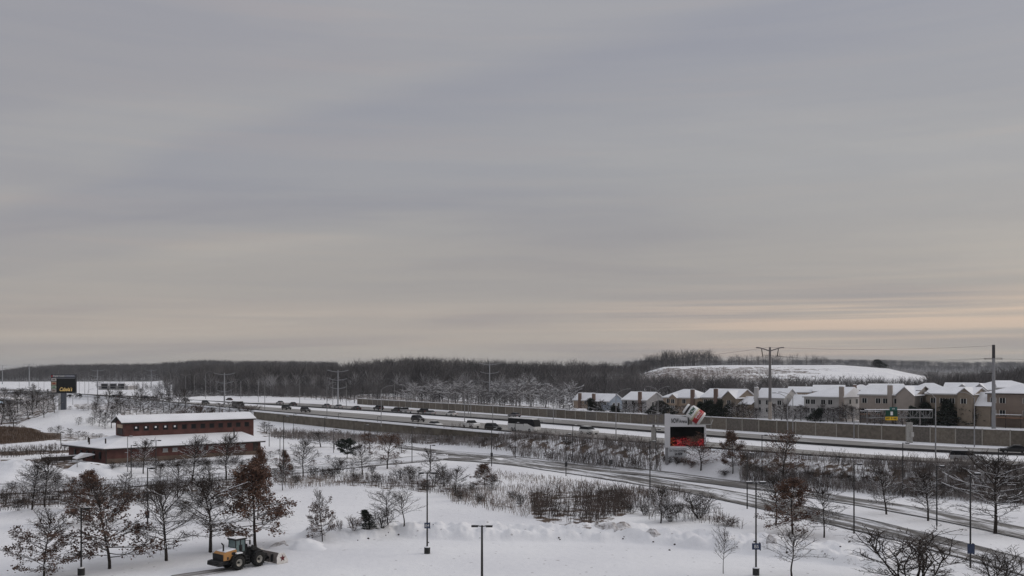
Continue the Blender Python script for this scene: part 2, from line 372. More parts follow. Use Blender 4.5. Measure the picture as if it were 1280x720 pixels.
# ------------------------------------------------------------ road ribbons
def road_mat(name, asph, asph2, snowcov, streak=1.0, across=9):
    m = bpy.data.materials.new(name); m.use_nodes = True; t = m.node_tree; p = t.nodes['Principled BSDF']; p.inputs['Roughness'].default_value = .75
    uv = t.nodes.new('ShaderNodeUVMap'); mp = t.nodes.new('ShaderNodeMapping'); mp.inputs['Scale'].default_value = (.02, across, 1)
    t.links.new(uv.outputs[0], mp.inputs[0])
    n = t.nodes.new('ShaderNodeTexNoise'); n.inputs['Scale'].default_value = 1; n.inputs['Detail'].default_value = 5; n.inputs['Roughness'].default_value = .65; t.links.new(mp.outputs[0], n.inputs['Vector'])
    r = t.nodes.new('ShaderNodeValToRGB'); e = r.color_ramp.elements; e[0].position = .35; e[0].color = (*asph, 1); e[1].position = .6; e[1].color = (*asph2, 1); t.links.new(n.outputs[0], r.inputs[0])
    mp2 = t.nodes.new('ShaderNodeMapping'); mp2.inputs['Scale'].default_value = (.05, across*.8, 1); mp2.inputs['Location'].default_value = (7, 3, 0); t.links.new(uv.outputs[0], mp2.inputs[0])
    n2 = t.nodes.new('ShaderNodeTexNoise'); n2.inputs['Scale'].default_value = 1; n2.inputs['Detail'].default_value = 7; n2.inputs['Roughness'].default_value = .75; t.links.new(mp2.outputs[0], n2.inputs['Vector'])
    k = t.nodes.new('ShaderNodeMapRange'); k.inputs[1].default_value = .72-snowcov*.5; k.inputs[2].default_value = .80-snowcov*.5; t.links.new(n2.outputs[0], k.inputs[0])
    mx = t.nodes.new('ShaderNodeMix'); mx.data_type = 'RGBA'; mx.inputs[7].default_value = (.72, .73, .76, 1); t.links.new(k.outputs[0], mx.inputs[0]); t.links.new(r.outputs[0], mx.inputs[6])
    t.links.new(mx.outputs[2], p.inputs['Base Color']); return m
def resample(Pl, n):
    s = np.concatenate([[0], np.cumsum(np.linalg.norm(np.diff(Pl, axis=0), axis=1))]); t_ = np.linspace(0, s[-1], n)
    return np.stack([np.interp(t_, s, Pl[:, 0]), np.interp(t_, s, Pl[:, 1])], 1), s[-1]
def lerp2(A, B, s): a, _ = resample(A, 200); b, _ = resample(B, 200); return a*(1-s)+b*s
def ribbon(name, A, B, z, m, n=260, k=5, drape=False, kind='structure'):
    a, la = resample(A, n); b, lb = resample(B, n)
    g = np.linspace(0, 1, k)[None, :, None]; Q = a[:, None, :]*(1-g)+b[:, None, :]*g
    Z = H(Q[..., 0], Q[..., 1])+z if drape else np.full(Q.shape[:2], z)
    V = np.concatenate([Q, Z[..., None]], -1).reshape(-1, 3)
    ii = np.arange(n*k).reshape(n, k); f = np.stack([ii[:-1, :-1], ii[:-1, 1:], ii[1:, 1:], ii[1:, :-1]], -1).reshape(-1, 4)
    V_ = V[f[0]]
    if np.cross(V_[1]-V_[0], V_[2]-V_[0])[2] < 0: f = f[:, ::-1]
    o = mesh_np(name, V, f, 4, m, True)
    uvl = o.data.uv_layers.new(name='UVMap'); uu = np.repeat(np.linspace(0, la, n), k); vv = np.tile(np.linspace(0, 1, k), n)
    fl = f.ravel(); uvl.data.foreach_set('uv', np.stack([uu[fl], vv[fl]], 1).astype(np.float32).ravel())
    tag(o, kind=kind); return o
HW = road_mat('highway_salted', (.17, .16, .15), (.27, .26, .245), .16, across=8)
HWF = road_mat('highway_far', (.12, .115, .11), (.25, .24, .23), .30, across=7)
FR = road_mat('frontage_road', (.06, .056, .052), (.16, .15, .14), .47, across=3.6)
ribbon('road', E0, E1, HZ+.02, HW)
ribbon('road', E2, E3, HZ+.02, HWF)
ribbon('road', *FU, .10, FR, drape=True)
ribbon('road', *FL, .10, FR, drape=True)
ribbon('road', *AC, .10, road_mat('access_road', (.09, .085, .08), (.25, .24, .23), .62, across=5), drape=True)
CURB = mat('kerb_dark', (.07, .062, .055), .9, col2=(.4, .4, .4), nscale=.15, clip=(.5, .62))
for A, B in ((AC[0], AC[1]), (FU[0], FU[1]), (FL[0], FL[1])):
    for s in (-.03, 1.0): ribbon('road_edge', lerp2(A, B, s), lerp2(A, B, s+.05), .135, CURB, k=2, drape=True)
lane = mat('lane_paint', (.6, .6, .58), .7)
for (A, B, ss) in ((E0, E1, (.18, .82)), (E2, E3, (.15,))):
    for s in ss:
        ribbon('lane_marking', lerp2(A, B, s), lerp2(A, B, s+.006), HZ+.026, lane, k=2)
# wet strip left behind the wheel loader
trk = road_mat('slush', (.10, .09, .085), (.32, .30, .29), .35, across=5)
tA = np.array([U2W(u, v, 0) for u, v in [(215, 719), (250, 714), (290, 708.5)]]); tB = np.array([U2W(u, v, 0) for u, v in [(205, 726), (250, 720), (293, 712.5)]])
ribbon('path', tA, tB, .05, trk, n=60, drape=True)
def sweep(name, Pl, prof, m, n=240, z=0, drape=False, parent=None):
    """sweep closed (offset, height) profile along polyline"""
    a, l = resample(Pl, n); d = np.gradient(a, axis=0); d /= np.linalg.norm(d, axis=1)[:, None]; nm = np.stack([-d[:, 1], d[:, 0]], 1)
    k = len(prof); V = []
    zz_ = H(a[:, 0], a[:, 1]) if drape else np.full(n, z)
    for i in range(n):
        for o_, h in prof: V.append((a[i, 0]+nm[i, 0]*o_, a[i, 1]+nm[i, 1]*o_, zz_[i]+h))
    f = [(i*k+j, i*k+(j+1) % k, (i+1)*k+(j+1) % k, (i+1)*k+j) for i in range(n-1) for j in range(k)]
    o = MB().add(V, f+[tuple(range(k)), tuple(range((n-1)*k, n*k))[::-1]]).build(name, m, parent); return o
def rbox(a, b, h0, h1): return [(a, h0), (b, h0), (b, h1), (a, h1)]
def off(Pl, o): a, _ = resample(Pl, 160); d = np.gradient(a, axis=0); d /= np.linalg.norm(d, axis=1)[:, None]; return a+np.stack([-d[:, 1], d[:, 0]], 1)*o
b_ = empty('road_barrier', (0, 0, 0), 0, 'long dark barrier with snow on top along the near edge of the highway', 'barrier')
sweep('barrier_wall', off(E0, -.4), rbox(-.25, .25, -.1, .85), BARR, z=HZ, parent=b_)  # concrete barrier, shade on its near side put into the dark grey colour
sweep('snow_cap', off(E0, -1.0), [(-.5, -.05), (.3, -.05), (.3, .55), (-.2, .45)], SNOW, z=HZ, parent=b_)
b_ = empty('road_barrier', (0, 0, 0), 0, 'low dark median barrier between the two carriageways of the highway', 'barrier')
sweep('rail', off(E2, -.6), rbox(-.1, .1, .05, .5), BARR, z=HZ, parent=b_)
# ------------------------------------------------------------ noise barrier
WALLS = [mat(f'precast_wall_{i}', c_, .9, col2=tuple(q*1.7 for q in c_), nscale=1.1+i*.4, bump=.6) for i, c_ in enumerate([(.10, .086, .07), (.088, .076, .062), (.115, .10, .082), (.095, .085, .074)])]; wrs = random.Random(4)
wp, wl = resample(WALL, 400); ws = np.linspace(0, wl, 400)
def wpt(s): return np.array([np.interp(s, ws, wp[:, 0]), np.interp(s, ws, wp[:, 1])])
def s_of_u(u):
    uu = 640+F*wp[:, 0]/wp[:, 1]; return float(np.interp(u, uu, ws))
nb = empty('noise_barrier', (wp[0][0], wp[0][1], HZ), 0, 'long tan concrete noise barrier with snow capped panels behind the highway', 'noise barrier')
inv = Vector((-wp[0][0], -wp[0][1], -HZ))
cuts = [(447, 553, 2.7, 2.7), (553, 707, 2.75, 2.85), (707, 820, 2.75, 2.95), (820, 949, 3.1, 3.3), (949, 1133, 3.2, 3.35), (1133, 1400, 3.45, 3.25)]
PANEL_C = mat('post_concrete', (.30, .28, .25), .9)
for u0, u1, h0, h1 in cuts:
    s0 = s_of_u(u0) if u0 > 447 else 0; s1 = s_of_u(u1) if u1 < 1400 else wl-1
    n = max(2, int(round((s1-s0)/5.6)))
    for i in range(n):
        a = wpt(s0+(s1-s0)*i/n); b = wpt(s0+(s1-s0)*(i+1)/n); d = (b-a)/np.linalg.norm(b-a); nn = np.array([-d[1], d[0]])
        h = h0+(h1-h0)*i/n
        def pv(pt, o, z): return (pt[0]+nn[0]*o+inv.x, pt[1]+nn[1]*o+inv.y, z)
        def slab(A, B, o0, o1, z0, z1):
            return [pv(A, o0, z0), pv(B, o0, z0), pv(B, o1, z0), pv(A, o1, z0), pv(A, o0, z1), pv(B, o0, z1), pv(B, o1, z1), pv(A, o1, z1)]
        bf = [(0, 1, 2, 3), (4, 5, 6, 7), (0, 1, 5, 4), (1, 2, 6, 5), (2, 3, 7, 6), (3, 0, 4, 7)]
        pn = MB().add(slab(a+d*.13, b-d*.13, -.1, .1, -.6, h), bf).build('panel', wrs.choice(WALLS), nb)
        MB().add(slab(a+d*.14, b-d*.14, -.17, .17, h+.004, h+.2), bf).build('snow_cap', SNOW, pn)
        MB().add(slab(a-d*.12, a+d*.12, -.2, .2, -.6, h+.12), bf).build('post', PANEL_C, nb)
# ------------------------------------------------------------ retaining wall
rw = off(E0, -2.6); ru = 640+F*rw[:, 0]/rw[:, 1]; rw = rw[(ru > 312) & (ru < 640)]
RET = mat('retaining_concrete', (.09, .078, .062), .9, col2=(.17, .15, .12), nscale=.5)
r_ = empty('retaining_wall', (0, 0, 0), 0, 'tan retaining wall holding up the near edge of the highway beside the brick building', 'retaining wall')
ka, _ = resample(rw, 60)
V = []; Fc = []
for i, a in enumerate(ka):
    uu = 640+F*a[0]/a[1]; drop = float(np.interp(uu, [312, 330, 420, 520, 640], [2.2, 3.0, 3.0, 2.2, .7]))
    dd = ka[min(i+1, 59)]-ka[max(i-1, 0)]; dd /= np.linalg.norm(dd); nn = np.array([-dd[1], dd[0]])
    for o_, z in ((-.2, HZ-drop), (.2, HZ-drop), (.2, HZ+.1), (-.2, HZ+.1)): V.append((a[0]+nn[0]*o_, a[1]+nn[1]*o_, z))
for i in range(59):
    for j in range(4): Fc.append((i*4+j, i*4+(j+1) % 4, i*4+4+(j+1) % 4, i*4+4+j))
MB().add(V, Fc).build('wall_face', RET, r_)
sweep('snow_cap', rw, rbox(-.4, .5, .11, .34), SNOW, z=HZ, n=60, parent=r_)
# ------------------------------------------------------------ plants
def seg_arrays(S, n=3):
    """S: (m,8) p0 p1 r0 r1 -> verts, quads"""
    S = np.asarray(S, float).reshape(-1, 8); p0 = S[:, :3]; p1 = S[:, 3:6]; d = p1-p0
    l = np.linalg.norm(d, axis=1)[:, None]+1e-9; d = d/l
    ref = np.where(np.abs(d[:, 2:3]) > .9, np.array([[1., 0, 0]]), np.array([[0., 0, 1]]))
    a = np.cross(d, ref); a /= np.linalg.norm(a, axis=1)[:, None]; b = np.cross(d, a)
    V = []
    for p, r in ((p0, S[:, 6:7]), (p1, S[:, 7:8])):
        for i in range(n):
            t = 2*math.pi*i/n; V.append(p+(a*math.cos(t)+b*math.sin(t))*r)
    V = np.stack(V, 1); m = len(S); base = (np.arange(m)*2*n)[:, None]
    Fq = np.concatenate([base+np.array([[i, (i+1) % n, n+(i+1) % n, n+i]]) for i in range(n)], 0)
    return V.reshape(-1, 3), Fq
def leaf_arrays(Pts, size, rng, jit=.25):
    Pts = np.asarray(Pts, float); m = len(Pts)
    c = Pts+rng.normal(0, jit, (m, 3)); a = rng.normal(0, 1, (m, 3)); a /= np.linalg.norm(a, axis=1)[:, None]
    b = np.cross(a, rng.normal(0, 1, (m, 3))); b /= np.linalg.norm(b, axis=1)[:, None]
    s = (size*rng.uniform(.6, 1.3, m))[:, None]
    V = np.stack([c-a*s*.5, c+b*s*.35, c+a*s*.5, c-b*s*.35], 1).reshape(-1, 3)
    return V, (np.arange(m)*4)[:, None]+np.arange(4)[None]
def make_tree(seed, Hh=10., W=7., cb=.25, nprim=34, e0=12, e1=65, nsec=8, ntw=4, shape='oval', leaves=0, leafsize=.22, stems=1, twigr=.014, rt=.016, leafzone=(0, 1), lead=.96, droopy=0, kink=.18, snow=True):
    rg = np.random.default_rng(seed); tr = []; cr = []; tips = []; sn = []
    def poly(p, d, Ln, r0, r1, n, up, out, kk=kink):
        pts = [p.copy()]; ds = []
        for i in range(n):
            d = d+rg.normal(0, kk, 3); d[2] += up; d /= np.linalg.norm(d); q = pts[-1]+d*Ln/n
            ra = r0+(r1-r0)*i/n; rb = r0+(r1-r0)*(i+1)/n; out.append([*pts[-1], *q, ra, rb]); pts.append(q); ds.append(d.copy())
        return pts, ds
    for sidx in range(stems):
        if stems == 1: base = np.zeros(3); dirn = np.array([rg.normal(0, .02), rg.normal(0, .02), 1.]); hl = Hh*lead; bcb = cb
        else:
            a = sidx*2*math.pi/stems+rg.uniform(-.5, .5); tl = rg.uniform(.05, .55); base = np.array([math.cos(a)*.12, math.sin(a)*.12, 0])
            dirn = np.array([math.cos(a)*tl*W/Hh, math.sin(a)*tl*W/Hh, 1.]); hl = Hh*rg.uniform(.7, 1.)*.95; bcb = cb
        tp, td = poly(base, dirn/np.linalg.norm(dirn), hl, Hh*rt/(1 if stems == 1 else 1.7), .02, 10, .015 if stems == 1 else .03, tr, .035 if stems == 1 else .07)
        tp = np.array(tp)
        for i in range(nprim):
            t_ = ((i+.5)/nprim)**.92; f = bcb+(1-bcb)*t_; ff = f*10; k = min(int(ff), 9); p = tp[k]+(tp[k+1]-tp[k])*(ff-k)
            az = i*2.39996+rg.uniform(-.4, .4); e = R(e0+(e1-e0)*t_+rg.uniform(-10, 10))
            if shape == 'oval': env = math.sin(math.pi*(.22+.76*t_))**.75
            elif shape == 'low': env = (1-t_)**.62*(.8+.2*min(1, t_*6))+.1
            elif shape == 'vase': env = .55+.45*t_ if t_ < .7 else 1.0-.8*(t_-.7)/.3
            else: env = 1-t_*.93
            Ln = max(.35, W/2*env*rg.uniform(.72, 1.12)/(math.cos(e)*.8+.25)/(1 if stems == 1 else 1.6))
            Ln = min(Ln, Hh*.6)
            r0 = max(twigr*1.3, min(Hh*rt*.42, Ln*.011+.006))
            d = np.array([math.cos(az)*math.cos(e), math.sin(az)*math.cos(e), math.sin(e)])
            pp, dd = poly(p, d, Ln, r0, twigr, 5, .05-droopy, tr)
            sn.append((pp, r0)); pp = np.array(pp)
            for j in range(nsec):
                s = .22+.78*(j+.6)/nsec; kk = min(int(s*5), 4); q = pp[kk]+(pp[kk+1]-pp[kk])*(s*5-kk)
                side = 1 if j % 2 else -1; ax = rg.normal(0, .35, 3)+np.array([0, 0, 1.]); pd = np.cross(dd[kk], ax); pd /= np.linalg.norm(pd)
                d2 = dd[kk]*.75+pd*side*.8+np.array([0, 0, .12-droopy]); d2 /= np.linalg.norm(d2)
                l2 = max(.25, Ln*.42*(1.15-s)*rg.uniform(.6, 1.2)+.15)
                p2, d2s = poly(q, d2, l2, twigr*1.15, twigr*.7, 2, .03, cr)
                if l2 > .9: sn.append((p2, twigr*1.3))
                for k3 in range(ntw):
                    s3 = (k3+1)/ntw; kk3 = 0 if s3 < .5 else 1; qq = p2[kk3]+(p2[kk3+1]-p2[kk3])*(s3*2-kk3 if s3 < 1 else 1)
                    d3 = d2s[kk3]*.6+rg.normal(0, .55, 3); d3[2] += .1; d3 /= np.linalg.norm(d3); l3 = rg.uniform(.25, .6)*(.5+.5*min(1, l2))*Hh/10*1.3
                    e_ = qq+d3*l3; cr.append([*qq, *e_, twigr*.75, twigr*.4]); 
                    if leafzone[0] <= t_ <= leafzone[1]: tips.append(qq+d3*l3*rg.uniform(.3, 1))
    out = {}
    V, Fq = seg_arrays(tr, 5); out['trunk'] = (V, Fq)
    S = []
    for pts, r in sn:
        for a, b in zip(pts[:-1], pts[1:]):
            dv = b-a; inc = abs(dv[2])/(np.linalg.norm(dv)+1e-9)
            if inc < .72 and rg.random() < .75:
                o_ = np.array([0, 0, r*.9+.006]); S.append([*(a+o_), *(b+o_), max(.018, r*.9), max(.016, r*.8)])
    V, Fq = seg_arrays(cr, 3); mi = np.zeros(len(Fq), np.int32)
    if S and snow:
        V2, F2 = seg_arrays(S, 3); Fq = np.concatenate([Fq, F2+len(V)]); V = np.concatenate([V, V2]); mi = np.concatenate([mi, np.ones(len(F2), np.int32)])
    out['crown'] = (V, Fq, mi)
    if leaves and tips:
        tp_ = np.array(tips); sel = rg.integers(0, len(tp_), max(40, leaves//9)); k = sel[rg.integers(0, len(sel), leaves)]; out['leaves'] = leaf_arrays(tp_[k], leafsize*.85, rg, .2)
    return out
PROTO = {}
def proto(name, mats, **kw):
    parts = make_tree(snow=mats.get('branch_snow') is not None, **kw); Hh = kw.get('Hh', 10.); W = kw.get('W', 7.)
    d = []
    for k, a_ in parts.items():
        if mats.get(k) is None: continue
        d.append((k, mesh_np(k, a_[0], a_[1], 4, [mats[k], SNOW] if k == 'crown' else mats[k], False, parent=False, midx=a_[2] if k == 'crown' else None)))
    V = parts['crown'][0]; ext = np.percentile(V[:, 0], 98.5)-np.percentile(V[:, 0], 1.5)
    PROTO[name] = (d, float(np.percentile(V[:, 2], 99.7)), float(ext))
BM = dict(trunk=BARK, crown=TWIG, branch_snow=SNOW)
for i in range(3):
    proto(f'oak{i}', dict(BM, leaves=LEAF), seed=11+i, Hh=9.5, W=8, cb=.16, nprim=44, e0=2, e1=62, nsec=8, ntw=4, shape='low', leaves=7000, leafsize=.26)
for i in range(3):
    proto(f'oaks{i}', dict(BM, leaves=LEAFD), seed=31+i, Hh=9, W=9.5, cb=.14, nprim=38, e0=0, e1=62, nsec=8, ntw=4, shape='low', leaves=3600, leafsize=.27, leafzone=(0, .6), twigr=.018)
for i in range(3):
    proto(f'bare{i}', dict(BM), seed=51+i, Hh=9.5, W=7.5, cb=.22, nprim=44, e0=12, e1=68, nsec=9, ntw=4, shape='oval', twigr=.019)
for i in range(2):
    proto(f'vase{i}', dict(BM), seed=61+i, Hh=6, W=6.5, cb=.38, nprim=22, e0=28, e1=62, nsec=8, ntw=4, shape='oval', twigr=.014, rt=.014)
for i in range(2):
    proto(f'multi{i}', dict(trunk=BARK, crown=TWIG, branch_snow=None), seed=71+i, Hh=5, W=6.5, cb=.25, nprim=9, e0=20, e1=68, nsec=6, ntw=4, shape='vase', stems=9, twigr=.013, rt=.012)
for i in range(2):
    proto(f'shrub{i}', dict(trunk=TWIGR, crown=TWIGR, branch_snow=SNOW), seed=81+i, Hh=2.2, W=2.6, cb=.2, nprim=7, e0=25, e1=72, nsec=4, ntw=3, shape='vase', stems=10, twigr=.011, rt=.012)
for i in range(2):
    proto(f'frost{i}', dict(trunk=TWIGP, crown=TWIGP, branch_snow=SNOW), seed=91+i, Hh=15, W=16, cb=.12, nprim=26, e0=10, e1=70, nsec=7, ntw=3, shape='oval', twigr=.07, rt=.022, kink=.3)
for i in range(2):
    proto(f'red{i}', dict(trunk=BARK, crown=TWIGR, leaves=LEAF, branch_snow=None), seed=101+i, Hh=8, W=7.5, cb=.15, nprim=30, e0=12, e1=66, nsec=7, ntw=4, shape='oval', leaves=1800, leafsize=.24)
for i in range(3):
    proto(f'dark{i}', dict(BM), seed=111+i, Hh=8, W=6.5, cb=.08, nprim=26, e0=20, e1=70, nsec=7, ntw=3, shape='oval', twigr=.03)
for i in range(2):
    proto(f'fir{i}', dict(trunk=BARK, crown=NEEDLE, leaves=NEEDLE, branch_snow=SNOW), seed=121+i, Hh=9, W=5, cb=.04, nprim=70, e0=-8, e1=35, nsec=6, ntw=2, shape='cone', leaves=4800, leafsize=.33, twigr=.03, kink=.08)
for i in range(1):
    proto(f'pine{i}', dict(trunk=BARK, crown=NEEDLE, leaves=NEEDLE, branch_snow=SNOW), seed=131+i, Hh=6, W=5.5, cb=.3, nprim=30, e0=0, e1=50, nsec=6, ntw=3, shape='oval', leaves=6000, leafsize=.3, twigr=.02)
rng = random.Random(7)
def tree(kind, u, v, vt, wpx, label, name='tree', cat='tree', group=None, loc=None, scale=None):
    if loc is None: loc = P(u, v)
    meshes, h0, w0 = PROTO[kind]
    Hh = (v-vt)*loc.y/F; W = wpx*loc.y/F*(.88 if kind[:3] == 'oak' else 1)
    sz = Hh/h0; sx = W/w0
    o = empty(name, loc-Vector((0, 0, .1)), rng.uniform(0, 6.28), label, cat, group, scale=(sx, sx, sz))
    ren = 'stems' if kind[:5] in ('multi', 'shrub') else 'trunk'
    for k, me in meshes:
        c = bpy.data.objects.new(ren if k == 'trunk' else k, me); C.objects.link(c); c.parent = o
    return o
T = [
 ('oaks0', 55, 724, 632, 86, 'oak with sparse dark brown leaves and snow at the bottom left corner', 'oak_tree'),
 ('oaks1', 137, 711, 597, 108, 'wide oak with snow laden brown lower branches right of the leftmost lamp post', 'oak_tree'),
 ('oak0', 112, 655, 588, 52, 'round crowned oak full of rusty leaves behind the wide snowy oak', 'oak_tree'),
 ('bare0', 208, 701, 598, 74, 'bare tree with snowy lower twigs between the wide oak and the wheel loader', 'bare_tree'),
 ('bare1', 263, 690, 588, 84, 'tall bare tree standing directly behind the back of the wheel loader', 'bare_tree'),
 ('oak1', 319, 684, 578, 82, 'full oak thick with rusty brown leaves behind the wheel loader', 'oak_tree'),
 ('oak2', 322, 650, 560, 38, 'narrow rusty leaved tree rising behind the full oak by the loader', 'oak_tree'),
 ('oaks2', 403, 677, 609, 36, 'small lone oak with few brown leaves right of the wheel loader', 'oak_tree'),
 ('bare2', 40, 637, 572, 44, 'bare dark tree left of its twin behind the bottom left oak', 'bare_tree'),
 ('bare0', 56, 634, 566, 42, 'bare dark tree right of its twin behind the bottom left oak', 'bare_tree'),
 ('bare2', 240, 606, 543, 42, 'bare tree in front of the brick building left of the roof pole', 'bare_tree'),
 ('bare1', 283, 600, 540, 46, 'bare tree in front of the brick building nearest its right corner', 'bare_tree'),
 ('bare0', 179, 592, 547, 30, 'small bare tree against the middle of the brick wall', 'bare_tree'),
 ('bare2', 222, 622, 572, 36, 'low bare tree behind the snowy bare tree left of the loader', 'bare_tree'),
 ('bare1', 379, 596, 546, 34, 'dark bushy tree by the access road right of the brick building', 'bare_tree'),
 ('pine0', 434, 573, 548, 22, 'small dark evergreen alone in the snow before the retaining wall', 'evergreen_tree'),
 ('bare2', 401, 559, 538, 30, 'low bare tree near the foot of the retaining wall', 'bare_tree'),
 ('bare0', 453, 594, 552, 30, 'bare tree standing by the access road left of the reddish tree', 'bare_tree'),
 ('oak2', 357, 602, 562, 20, 'small brown leaved tree at the left end of the weedy strip', 'oak_tree'),
 ('bare1', 353, 613, 578, 20, 'short bare tree in the weeds right of the narrow rusty tree', 'bare_tree'),
 ('red0', 484, 586, 541, 42, 'reddish bushy tree beside the snowy junction', 'bare_tree'),
 ('red1', 462, 566, 538, 26, 'small dark reddish tree touching the larger reddish tree', 'bare_tree'),
 ('dark0', 538, 589, 558, 26, 'dark bare tree around a lamp post at the snowy junction', 'bare_tree'),
 ('bare0', 569, 620, 582, 30, 'thin bare tree on the weedy slope below the junction', 'bare_tree'),
 ('oak1', 606, 611, 579, 28, 'small flat topped oak on the weedy slope', 'oak_tree'),
 ('bare1', 615, 618, 592, 20, 'short bare tree just right of the small flat topped oak', 'bare_tree'),
 ('vase0', 505, 658, 611, 46, 'bare spreading tree on the snowbank, right one of the pair', 'bare_tree'),
 ('vase1', 485, 656, 607, 50, 'bare leaning tree on the snowbank, left one of the pair', 'bare_tree'),
 ('bare2', 826, 654, 606, 36, 'bare tree among shrubs at the right end of the snow bank', 'bare_tree'),
 ('vase1', 904, 717, 655, 32, 'young bare tree alone on the snow left of the lamp post with blue sign', 'bare_tree'),
 ('vase0', 990, 721, 655, 64, 'bare round tree at the bottom edge right of the lamp post with blue sign', 'bare_tree'),
 ('oak0', 991, 668, 598, 60, 'full brown leaved oak beside the lower road', 'oak_tree'),
 ('bare1', 970, 657, 590, 46, 'bare snowy tree left of the full brown oak by the lower road', 'bare_tree'),
 ('red0', 979, 606, 538, 54, 'reddish brown tree behind the full brown oak, by the highway', 'oak_tree'),
 ('red1', 876, 588, 540, 44, 'brown leaved tree partly covering the arena sign', 'oak_tree'),
 ('oak2', 916, 592, 538, 36, 'brown leaved tree right of the arena sign', 'oak_tree'),
 ('bare0', 1030, 672, 605, 40, 'slim bare tree at the edge of the lower road right of the brown oak', 'bare_tree'),
 ('bare2', 1108, 643, 580, 46, 'bare snowy tree between the two roads, left of its two neighbours', 'bare_tree'),
 ('bare1', 1160, 651, 585, 50, 'bare snowy tree between the two roads beside the tall highway light', 'bare_tree'),
 ('bare0', 1244, 667, 562, 84, 'largest bare tree with snow on its limbs between the roads at the right', 'bare_tree'),
 ('multi0', 1142, 738, 656, 124, 'large many stemmed bare shrub at the bottom edge below the lower road', 'bare_shrub'),
 ('multi1', 1248, 742, 684, 70, 'many stemmed bare shrub in the bottom right corner', 'bare_shrub'),
 ('multi1', 874, 648, 613, 50, 'fan shaped bare shrub below the lower road left of the lamp post', 'bare_shrub'),
 ('multi0', 838, 652, 622, 34, 'dense bare shrub beside the fan shaped shrub', 'bare_shrub'),
 ('multi0', 478, 660, 632, 34, 'low tangled bare shrub at the foot of the leaning tree', 'bare_shrub'),
 ('fir0', 462, 661, 637, 18, 'small dark evergreen bush at the foot of the leaning tree', 'evergreen_tree'),
 ('shrub0', 442, 663, 642, 20, 'dead brown shrub left of the small evergreen bush on the snowbank', 'shrub'),
 ('shrub1', 425, 663, 648, 8, 'tiny dead shrub leftmost on the snowbank', 'shrub'),
 ('shrub1', 911, 657, 644, 30, 'tuft of dead brown growth below the lower road', 'shrub'),
 ('multi0', 423, 592, 570, 24, 'dense round bare shrub beside the access road', 'bare_shrub'),
 ('dark1', 502, 566, 552, 22, 'dark low shrub right of the reddish tree', 'bare_shrub'),
 ('fir1', 745, 520, 498, 18, 'dark evergreen in front of the blue grey house', 'evergreen_tree'),
 ('fir0', 1163, 531, 503, 20, 'snowy evergreen left of three in front of the long roofed house', 'evergreen_tree'),
 ('fir1', 1184, 532, 499, 24, 'snowy evergreen in the middle of three in front of the long roofed house', 'evergreen_tree'),
 ('fir0', 1207, 532, 491, 34, 'tallest snowy evergreen in front of the long roofed house', 'evergreen_tree'),
 ('fir1', 1228, 532, 506, 22, 'snowy evergreen beside the tall steel power pole', 'evergreen_tree'),
 ('fir0', 959, 519, 498, 14, 'slim dark evergreen beside the wooden power pole', 'evergreen_tree'),
]
for k, u, v, vt, wp_, lb, nm in T:
    tree(k, u, v, vt, wp_, lb, nm, {'bare_shrub': 'shrub', 'shrub': 'shrub'}.get(nm, 'tree'))
# evergreen on the snowy hill
l_ = at(1100, 880); tree('fir0', 1100, 466, 455.5, 17, 'dark evergreen alone on the crest of the snowy hill', 'evergreen_tree', 'tree', loc=Vector((l_.x, l_.y, l_.z)))
# rows and clusters that the photograph does not tell apart
def rowtrees(kinds, pts, label, group, name='bare_tree', cat='tree', jit=2):
    for u, v, vt, wd_ in pts: tree(rng.choice(kinds), u+rng.uniform(-jit, jit)*.3, v, vt, wd_, label, name, cat, group)
rowtrees(['dark0', 'dark1', 'dark2'], [(u+rng.uniform(-3, 3), v, v-rng.uniform(22, 30), rng.uniform(16, 26)) for u, v in
    [(4, 522), (14, 527), (22, 516), (33, 524), (43, 518), (52, 522), (60, 513), (68, 516), (8, 512), (28, 510), (48, 510), (0, 531), (18, 534), (38, 508)]], 'dark bare scrub tree in the clump left of the tall roadside sign', 'scrub trees left of the tall sign')
rowtrees(['dark0', 'bare1', 'dark2', 'bare2'], [(u, v, v-rng.uniform(20, 32), rng.uniform(12, 20)) for u, v in
    [(118, 528), (124, 533), (131, 536), (139, 535), (147, 522), (155, 521), (163, 518), (171, 519), (180, 517), (188, 518), (196, 517), (204, 515), (135, 515), (212, 512), (222, 510), (232, 511), (120, 516), (150, 516), (176, 513)]], 'dark bare tree in the thicket behind the gabled brick building', 'trees behind the brick building')
rowtrees(['dark1', 'dark2', 'shrub0', 'shrub1'], [(u+rng.uniform(-4, 4), v, v-rng.uniform(8, 15), rng.uniform(16, 28)) for u, v in
    [(238, 518), (250, 518), (262, 517), (274, 516), (286, 516), (298, 516), (308, 517), (225, 520), (212, 521), (330, 540), (336, 542)]], 'frosted shrub between the brick building roof and the highway', 'shrubs behind the roof', 'shrub', 'shrub')
rowtrees(['dark0', 'dark1', 'dark2', 'bare0', 'dark0', 'bare2', 'fir1'], [(u, 519+.022*(u-700)+rng.uniform(0, 2), 502+.014*(u-700)+rng.uniform(-5, 4), rng.uniform(15, 25)) for u in
    [702, 711, 735, 753, 762, 771, 783, 792, 803, 812, 826, 834, 846, 858, 868, 880, 889, 897, 906, 914, 922, 930, 938, 946, 968, 976, 984, 992, 1001, 1009, 1018, 1026, 1034, 1042, 1050, 1058, 1066, 1076, 1084]],
    'dark yard tree between the noise barrier and the houses', 'yard trees behind the noise barrier', 'yard_tree')
rowtrees(['dark0', 'bare1', 'dark2', 'fir1'], [(u, 531+rng.uniform(-1, 2), 514+rng.uniform(-7, 3), rng.uniform(12, 20)) for u in [1093, 1102, 1120, 1129, 1140, 1148, 1156, 1246, 1254, 1262, 1270, 1278, 1285, 1175, 1196, 1218]],
    'dark yard tree beyond the overhead highway sign', 'yard trees near the overhead sign', 'yard_tree')
